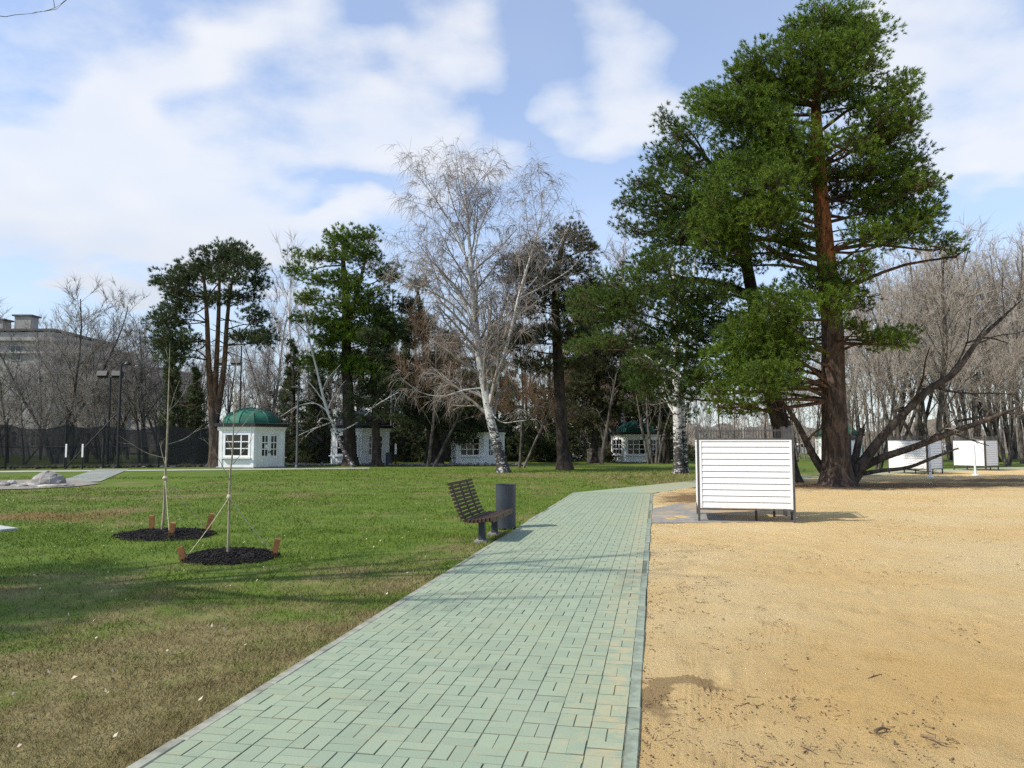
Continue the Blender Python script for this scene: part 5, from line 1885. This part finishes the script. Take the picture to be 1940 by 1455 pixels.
def scatter():
    rng = np.random.default_rng(303)
    # pale dry leaves on the lawn
    n = 420
    y = 4 + 24 * rng.random(n) ** 1.5
    x = rng.uniform(-0.75, 0.1, n) * y
    keep = x < -0.12 + 0.1886 * y - 2.7
    x, y = x[keep], y[keep]
    k = len(x)
    s = rng.uniform(0.008, 0.021, k)
    a = rng.random(k) * 6.28
    pts = []
    for (u, v, z) in ((-1, 0, .006), (-.2, -.55, .012), (1, 0, .030), (-.1, .6, .022)):
        pts.append(np.stack([x + s * (u * np.cos(a) - v * np.sin(a)), y + s * (u * np.sin(a) + v * np.cos(a)), 0.022 + z * rng.uniform(.4, 1.2, k)], -1))
    V = np.stack(pts, 1).reshape(-1, 3)
    F = np.arange(4 * k).reshape(-1, 4)
    o = link('fallen_leaves', np_mesh('fallen_leaves', V, F, M_LEAF))
    tag(o, 'pale dry leaves scattered over the lawn', 'leaves', kind='stuff')
    # bark bits, cones and needles on the sand
    n = 12000
    y = 3.4 + 26 * rng.random(n) ** 1.45
    x = rng.uniform(0, 1, n) ** 1.25 * (0.72 * y + 0.5) + (-0.12 + 0.1886 * y)
    g = fbm(x * 0.9 + 3, y * 0.9, 3)
    keep = (g > -0.12) & (rng.random(n) < np.clip(0.25 + 2.2 * g, 0.1, 1))
    x, y = x[keep], y[keep]
    P = np.stack([x, y, np.full(len(x), 0.020)], -1)
    v, f = clods(rng, P * np.array([1, 1, 1.25]), 0.0025, 0.0095, 0.7)
    ln = len(x) // 2
    st = []
    for i in range(0, len(x), 3):
        L = rng.uniform(0.02, 0.09)
        a = rng.uniform(0, 6.28)
        p = np.array([x[i], y[i], 0.022])
        q = p + np.array([math.cos(a) * L, math.sin(a) * L, rng.uniform(0, .008)])
        st.append((np.array([p, (p + q) / 2 + rng.normal(0, .004, 3), q]), np.array([.0024, .002, .001])))
    v, f = cat([(v, f), tubes(st, 3)])
    o = link('sand_litter', np_mesh('sand_litter', v, f, M_LITTER))
    tag(o, 'bits of bark, needles and twigs scattered on the sand', 'litter', kind='stuff')


scatter()
for (lab, pts, r) in (('forked dark stick lying on the sand in the lower right', ((1745, 1402), (1765, 1408), (1778, 1414), (1792, 1419)), .008),
                      ('short brown twig on the sand near the middle right', ((1640, 1297), (1655, 1290), (1672, 1284)), .006),
                      ('curved brown stick lying on the sand left of the forked stick', ((1658, 1394), (1672, 1390), (1687, 1391)), .010),
                      ('thin twig lying at the sandy kerb edge', ((1518, 1422), (1534, 1430), (1546, 1437)), .006)):
    P = [ground_at(*p) + Vector((0, 0, 0.026 + 0.006 * (i % 2))) for i, p in enumerate(pts)]
    c = smooth_chain([p - P[0] for p in P], [r] + [r * .8] * (len(P) - 2) + [r * .4], 9)
    mb = MB().tube([tuple(p) for p in c[0]], list(c[1]), 6)
    e = c[0][4]
    mb.tube([tuple(e), tuple(e + np.array([.03, .05, .012]))], [r * .5, r * .2], 5)
    tag(mb.build('stick', M_LITTER, None, P[0]), lab, 'stick')

# ------------------------------------------------------------------ left side: netting, lamps, rocks, slab, buildings


def netting():
    for (lab, pts, h0, h1, posts) in (('dark netting fence along the court on the left', ((-260, 897), (10, 889), (122, 888), (195, 887), (300, 886), (440, 884)), 2.7, 2.9, True),
                                      ('dark netting fence running behind the kiosks', ((440, 883.6), (560, 883), (640, 882.5), (760, 881), (870, 880), (1000, 879)), 2.5, 2.4, True)):
        G_ = [ground_at(*p) for p in pts]
        if 'behind' in lab:
            G_ = [Vector((g.x * 1.12, g.y * 1.12, 0)) for g in G_]
        b = G_[0]
        root = empty('netting_fence', b)
        tag(root, lab, 'fence')
        V, F = [], []
        rng = np.random.default_rng(7)
        for i in range(len(G_) - 1):
            m_ = 10
            for j in range(m_ + (i == len(G_) - 2)):
                t = j / m_
                p = G_[i].lerp(G_[i + 1], t) - b
                sag = 0.28 * math.sin(math.pi * t) * (1 if i % 2 else 0.6)
                V += [(p.x, p.y + 0.05 * math.sin(9 * t), 0.05), (p.x, p.y, h0 - sag)]
        nn = len(V) // 2
        F = [(2 * k, 2 * k + 2, 2 * k + 3, 2 * k + 1) for k in range(nn - 1)]
        MB().add(V, F).build('net', M_NET, root)
        for i, g in enumerate(G_):
            p = g - b
            MB().tube([(p.x, p.y, -.1), (p.x, p.y, h1 + .15)], [.05, .045], 8).build('post', M_DARK, root)
        for i in range(len(G_) - 1):
            p, q_ = G_[i] - b, G_[i + 1] - b
            MB().tube([(p.x, p.y, 1.35), (q_.x, q_.y, 1.35)], [.02, .02], 5).build('rail', M_DARK, root)
            MB().tube([(p.x, p.y, h0), ((p.x + q_.x) / 2, (p.y + q_.y) / 2, h0 - .25), (q_.x, q_.y, h0)], [.014] * 3, 5).build('cable', M_DARK, root)


netting()
br = ground_at(122, 888)
tb = at(222, 783, br.y + .4)
o = MB().tube([(0, 0, 0), tuple(tb - br)], [.045, .045], 7).build('brace_pole', M_DARK, None, br)
tag(o, 'slanted brace pole leaning against the tall lamp post', 'pole')


def lamp(lab, px, foot_py, top_py, heads, r, mat, Y=None, group=None):
    g = ground_at(px, foot_py) if Y is None else Vector((at(px, 836, Y).x, Y, 0))
    top = at(px, top_py, g.y).z
    root = empty('lamp_post', g)
    tag(root, lab, 'lamp post', group)
    MB().tube([(0, 0, -.1), (0, 0, top * .5), (0, 0, top)], [r * 1.2, r, r * .75], 10).build('post', mat, root)
    MB().lathe([(r * 2, 0), (r * 2, .08), (r * 1.2, .2)], 10).build('base', mat, root)
    if heads == 'hook':
        MB().tube([(0, 0, top - .1), (.1, 0, top + .1), (.3, 0, top + .12)], [r * .7] * 3, 6).build('arm', mat, root)
        MB().lathe([(.04, .16), (.16, .05), (.24, -.06), (.22, -.10)], 12, c=(.42, 0, top + .06)).build('lamp_head', mat, root)
    elif heads == 'flat':
        MB().box((-.16, -.05, top), (.5, .22, .09)).build('lamp_head', M_POLE, root)
    elif heads == 'flood':
        MB().box((0, 0, top), (1.9, .06, .06)).build('arm', mat, root)
        for sx in (-.55, .55):
            MB().box((sx, -.1, top + .28), (.75, .3, .40), m=Matrix.Rotation(-.4, 3, 'X')).build('floodlight', mat, root)


lamp('tall dark lamp post with hooked head before the left netting', 222, 887, 690, 'hook', .085, M_DARK)
lamp('floodlight mast with two lamps behind the left netting', 205, 884, 716, 'flood', .07, M_DARK, 56)
lamp('floodlight mast behind the pine with three stems', 430, 882, 692, 'flood', .06, M_POLE, 58)
lamp('thin dark mast right of the pine with three stems', 453, 882, 655, None, .07, M_DARK, 60)
lamp('slim grey lamp post with flat head right of the nearest kiosk', 562, 886.5, 733, 'flat', .065, M_POLE)
lamp('pale tall mast rising behind the second kiosk pines', 741, 880, 548, None, .09, M_POLE, 66)


def sign(lab, px, foot_py, top_py, Y, w, h, mat):
    g = Vector((at(px, 836, Y).x, Y, 0))
    top = at(px, top_py, Y).z
    root = empty('sign_post', g)
    tag(root, lab, 'sign')
    MB().tube([(0, 0, -.05), (0, 0, top)], [.04, .035], 8).build('post', M_DARK, root)
    MB().box((0, -.05, top - h / 2 - .1), (w, .03, h)).build('board', mat, root)


sign('dark post with narrow white plate right of the second kiosk', 750, 881, 838, 54.5, .14, .75, M_WHITEP)
sign('red board just left of the stout shadowy pine trunk', 814, 880, 838, 58.0, .40, .62, M_RED)
sign('netting post marked with a white strip left of the tall lamp', 158, 887, 838, 46.6, .10, .8, M_WHITEP)
sign('first netting post marked with a white strip', 127, 887, 838, 46.4, .10, .8, M_WHITEP)


def rock_mesh(rng, sx, sy, sz, mat, name='rock', lump=0.28):
    me = MB()
    n, k = 12, 7
    V, F = [], []
    seed = rng.uniform(0, 50)
    for j in range(k + 1):
        ph = -0.5 * math.pi * 0.35 + (math.pi * 0.675) * j / k
        for i in range(n):
            a = 2 * math.pi * i / n
            d = 1 + lump * float(fbm(np.array(math.cos(a) * 1.3 + seed), np.array(math.sin(a) * 1.3 + ph * 1.5), 3))
            r = math.cos(ph) * d
            V.append((r * math.cos(a) * sx, r * math.sin(a) * sy, math.sin(ph) * d * sz))
    for j in range(k):
        for i in range(n):
            i2 = (i + 1) % n
            F.append((j * n + i, j * n + i2, (j + 1) * n + i2, (j + 1) * n + i))
    F.append(tuple(k * n + i for i in range(n)))
    return me.add(V, F)


rq = np.random.default_rng(401)
bedp = MB()
gpts = [ground_at(*p) for p in ((-60, 930), (60, 927), (150, 922), (190, 917), (150, 911), (90, 909), (20, 911), (-60, 913))]
bedp.add([(p.x, p.y, 0.028) for p in gpts], [tuple(range(len(gpts)))])
tag(bedp.build('gravel_bed', M_GRAVEL), 'grey gravel bed under the rocks on the left lawn', None, kind='structure')
g = ground_at(92, 917)
tag(rock_mesh(rq, .62, .5, .42, M_STONE).build('boulder', M_STONE, None, (g.x, g.y, .05)), 'large rounded grey boulder in the gravel bed on the left', 'rock')
g = ground_at(109, 916)
tag(rock_mesh(rq, .16, .14, .17, M_STONE2).build('rock', M_STONE2, None, (g.x, g.y, .03)), 'small pale rock at the right of the large boulder', 'rock')
for i, (px, py, sx, sz, m_) in enumerate(((8, 921, .40, .13, 0), (22, 919, .24, .16, 1), (36, 922, .38, .07, 0), (50, 921, .34, .08, 1), (62, 918, .36, .14, 0), (72, 922, .35, .06, 0),
                                          (90, 922, .45, .05, 1), (112, 922, .42, .05, 0), (128, 921.5, .34, .06, 0), (-12, 920, .4, .16, 0))):
    g = ground_at(px, py)
    o = rock_mesh(rq, sx, sx * .7, sz, None, lump=.35).build('flat_rock', (M_STONE, M_STONE2)[m_], None, (g.x, g.y, .03), (0, 0, rq.uniform(0, 3)))
    tag(o, 'low flat rock lying in the gravel bed on the left', 'rock', 'flat rocks in the gravel bed')
# slab cut by the left edge
sl = [ground_at(*p) for p in ((-60, 1008), (0, 1008), (34, 1005), (0, 1000), (-60, 996))]
o = MB().prism([(p.x, p.y) for p in sl], -.02, .05).build('stone_slab', simple('pale_slab', (.46, .46, .45), .8, .1, 4))
tag(o, 'pale flat stone slab in the grass at the left edge', 'slab')

# row of edging stones under the netting
def edging():
    rng = np.random.default_rng(402)
    P = []
    for k in range(330):
        t = k / 330
        px = -250 + t * 1250
        py = 890.5 - 8.5 * min(1, max(0, (px + 250) / 900))
        g = ground_at(px, py + rng.normal(0, .3))
        P.append((g.x, g.y, 0.06))
    v, f = clods(rng, np.array(P), 0.12, 0.24, 0.7)
    o = link('edging_stones', np_mesh('edging_stones', v, f, M_STONE))
    tag(o, 'row of small edging stones along the foot of the netting', 'stones', kind='stuff')


edging()


def building(lab, px0, px1, top_py, Y, floors, wmat, depth=14, chim=()):
    a, b = at(px0, 836, Y).x, at(px1, 836, Y).x
    H = at(px1, top_py, Y).z
    root = empty('building', ((a + b) / 2, Y, 0), 0)
    tag(root, lab, 'building')
    w = b - a
    fh = (H - 1.2) / floors
    MB().box((0, depth / 2, H / 2 - .1), (w, depth, H + .1)).build('wall', wmat, root)
    MB().box((0, depth / 2 - .1, H - 1.0), (w + .9, depth + .9, .35)).build('cornice', M_BUILD2, root)
    MB().box((0, depth / 2 - .1, H - 2.6), (w + .5, depth + .5, .22)).build('string_course', M_BUILD2, root)
    rf = MB().box((0, depth / 2, H + .2), (w + .6, depth + .6, .25)).build('roof', M_ROOF, root)
    for cx, cw, ch in chim:
        MB().box((cx - (a + b) / 2, 2.5, H + ch / 2 + .3), (cw, 1.6, ch)).build('chimney', M_BUILD2, rf)
        MB().box((cx - (a + b) / 2, 2.5, H + ch + .36), (cw + .5, 2.0, .18)).build('chimney_cap', M_ROOF, rf)
    nb = max(2, int(w / 2.9))
    fm = MB().box((0, -.03, 0), (1.42, .10, 1.95)).mesh('window', M_BUILD2)
    gm = MB().box((0, -.07, 0), (1.14, .05, 1.66)).mesh('pane', M_GLASS)
    mm = MB().box((0, -.105, 0), (.08, .03, 1.66)).mesh('mullion', M_BUILD2)
    for fl in range(floors):
        for k in range(nb):
            x = -w / 2 + w * (k + .5) / nb
            z = 0.3 + fh * (fl + .5)
            wd = link('window', fm, root, (x, 0, z))
            link('pane', gm, wd)
            link('mullion', mm, wd)


Yq = 92
c0 = at(8, 836, Yq + 2).x
c1 = at(30, 836, Yq + 2).x
building('tall grey apartment building with chimneys at the left edge', -420, 92, 628, Yq, 4, M_BUILD, chim=((c0 - 1.5, 1.6, 1.4), (c1 + .3, 2.0, 1.9), (-75, 2, 1.6)))
building('lower wing of the grey building behind the bare trees', 92.5, 140, 652, Yq + 3, 4, M_BUILD)
building('distant pale grey building behind the left tree trunks', 160, 300, 700, 120, 3, M_BUILD2)

# ------------------------------------------------------------------ details around the far kiosk and on the right
# stone pillars and white footbridge railing left of the fourth kiosk
for i, (px, h) in enumerate(((1118, 1.0), (1135, 1.05))):
    Y = 60.0
    x = at(px, 836, Y).x
    root = empty('stone_pillar', (x, Y, 0))
    tag(root, ('left of the two squat stone pillars before the white railing', 'right of the two squat stone pillars before the white railing')[i], 'pillar', 'squat stone pillars')
    MB().bevbox((0, 0, h / 2 - .03), (.46, .46, h), .05).build('shaft', M_BRICK, root)
    MB().lathe([(.30, 0), (.31, .06), (.16, .13), (.03, .16)], 10, c=(0, 0, h - .03)).build('cap', M_BRICK, root)
root = empty('white_railing', (at(1090, 836, 74).x, 74, 0))
tag(root, 'white balustrade of a low humped bridge left of the fourth kiosk', 'railing')
pp = [(-2.4, .9), (-1.5, 1.45), (0, 1.75), (1.2, 1.6), (2.2, 1.0)]
for dz in (0, -.75):
    MB().tube([(x, 0, z + dz) for x, z in pp], [.07] * 5, 6).build('rail', M_WHITEP, root)
cc = smooth_chain([(x, 0, z) for x, z in pp], [1] * 5, 15)[0]
bm_ = MB().lathe([(.05, -.72), (.09, -.5), (.05, -.3), (.05, -.04)], 8).mesh('baluster', M_WHITEP)
for p in cc:
    link('baluster', bm_, root, tuple(p))
ar = MB()
for k in range(4):
    ar.box((-1.8 + k * 1.2, .3, .4), (.35, .5, .9))
ar.build('bridge_pier', M_CONC, root)
hump = MB().lathe([(4.6, 0), (3.6, .25), (2.2, .5), (.8, .6), (.1, .62)], 20)
hp = at(1100, 836, 70)
tag(hump.build('pale_mound', MP, None, (hp.x, 70, -.02)), 'low pale path mound rising to the white railing', None, kind='structure')
# white posts on the sand
for lab, px, py, top in (('thin white post standing before the rightmost changing cabin', 1848, 901, 841), ('thin white post beside the second changing cabin', 1763, 905, 834)):
    g = ground_at(px, py)
    t = at(px, top, g.y).z
    root = empty('white_post', g)
    tag(root, lab, 'post')
    MB().tube([(0, 0, -.05), (0, 0, t)], [.05, .045], 10).build('shaft', M_WHITEP, root)
    MB().lathe([(.16, 0), (.16, .05), (.06, .08)], 10).build('foot', M_WHITEP, root)


def car(lab, px, Y, mat, turn):
    x = at(px, 836, Y).x
    root = empty('parked_car', (x, Y, 0), turn)
    tag(root, lab, 'car', 'cars parked far beyond the lawn')
    prof = [(-2.1, .30), (-2.15, .70), (-1.95, .88), (-1.35, .95), (-.75, 1.42), (.55, 1.46), (1.25, 1.0), (1.95, .88), (2.15, .62), (2.12, .30)]
    b = MB()
    n_ = len(prof)
    vs = [(px_, y_, z_) for y_ in (-.84, .84) for px_, z_ in prof]
    b.add(vs, [tuple(range(n_)), tuple(range(2 * n_ - 1, n_ - 1, -1))] + [(i, i + n_, (i + 1) % n_ + n_, (i + 1) % n_) for i in range(n_)])
    b.build('body', mat, root)
    for s in (-1, 1):
        MB().add([(-1.2, s * .85, .98), (1.05, s * .85, 1.0), (.5, s * .85, 1.38), (-.72, s * .85, 1.36)], [(0, 1, 2, 3)]).build('side_window', M_GLASS, root)
        for wx in (-1.35, 1.35):
            w = MB()
            pts = [(wx, s * .70, .32), (wx, s * .88, .32)]
            w.tube(pts, [.32, .32], 14)
            wh = w.build('wheel', M_TYRE, root)
            MB().tube([(wx, s * .87, .32), (wx, s * .895, .32)], [.19, .19], 10).build('rim', M_POLE, wh)


car('pale car parked far away left of the tallest pine', 1519, 96, M_CAR, .1)
car('dark car parked far away between the two right cabins', 1690, 92, M_CARD, 0)
car('pale car parked far away right of the leaning bare tree', 1803, 94, M_CAR, -.1)
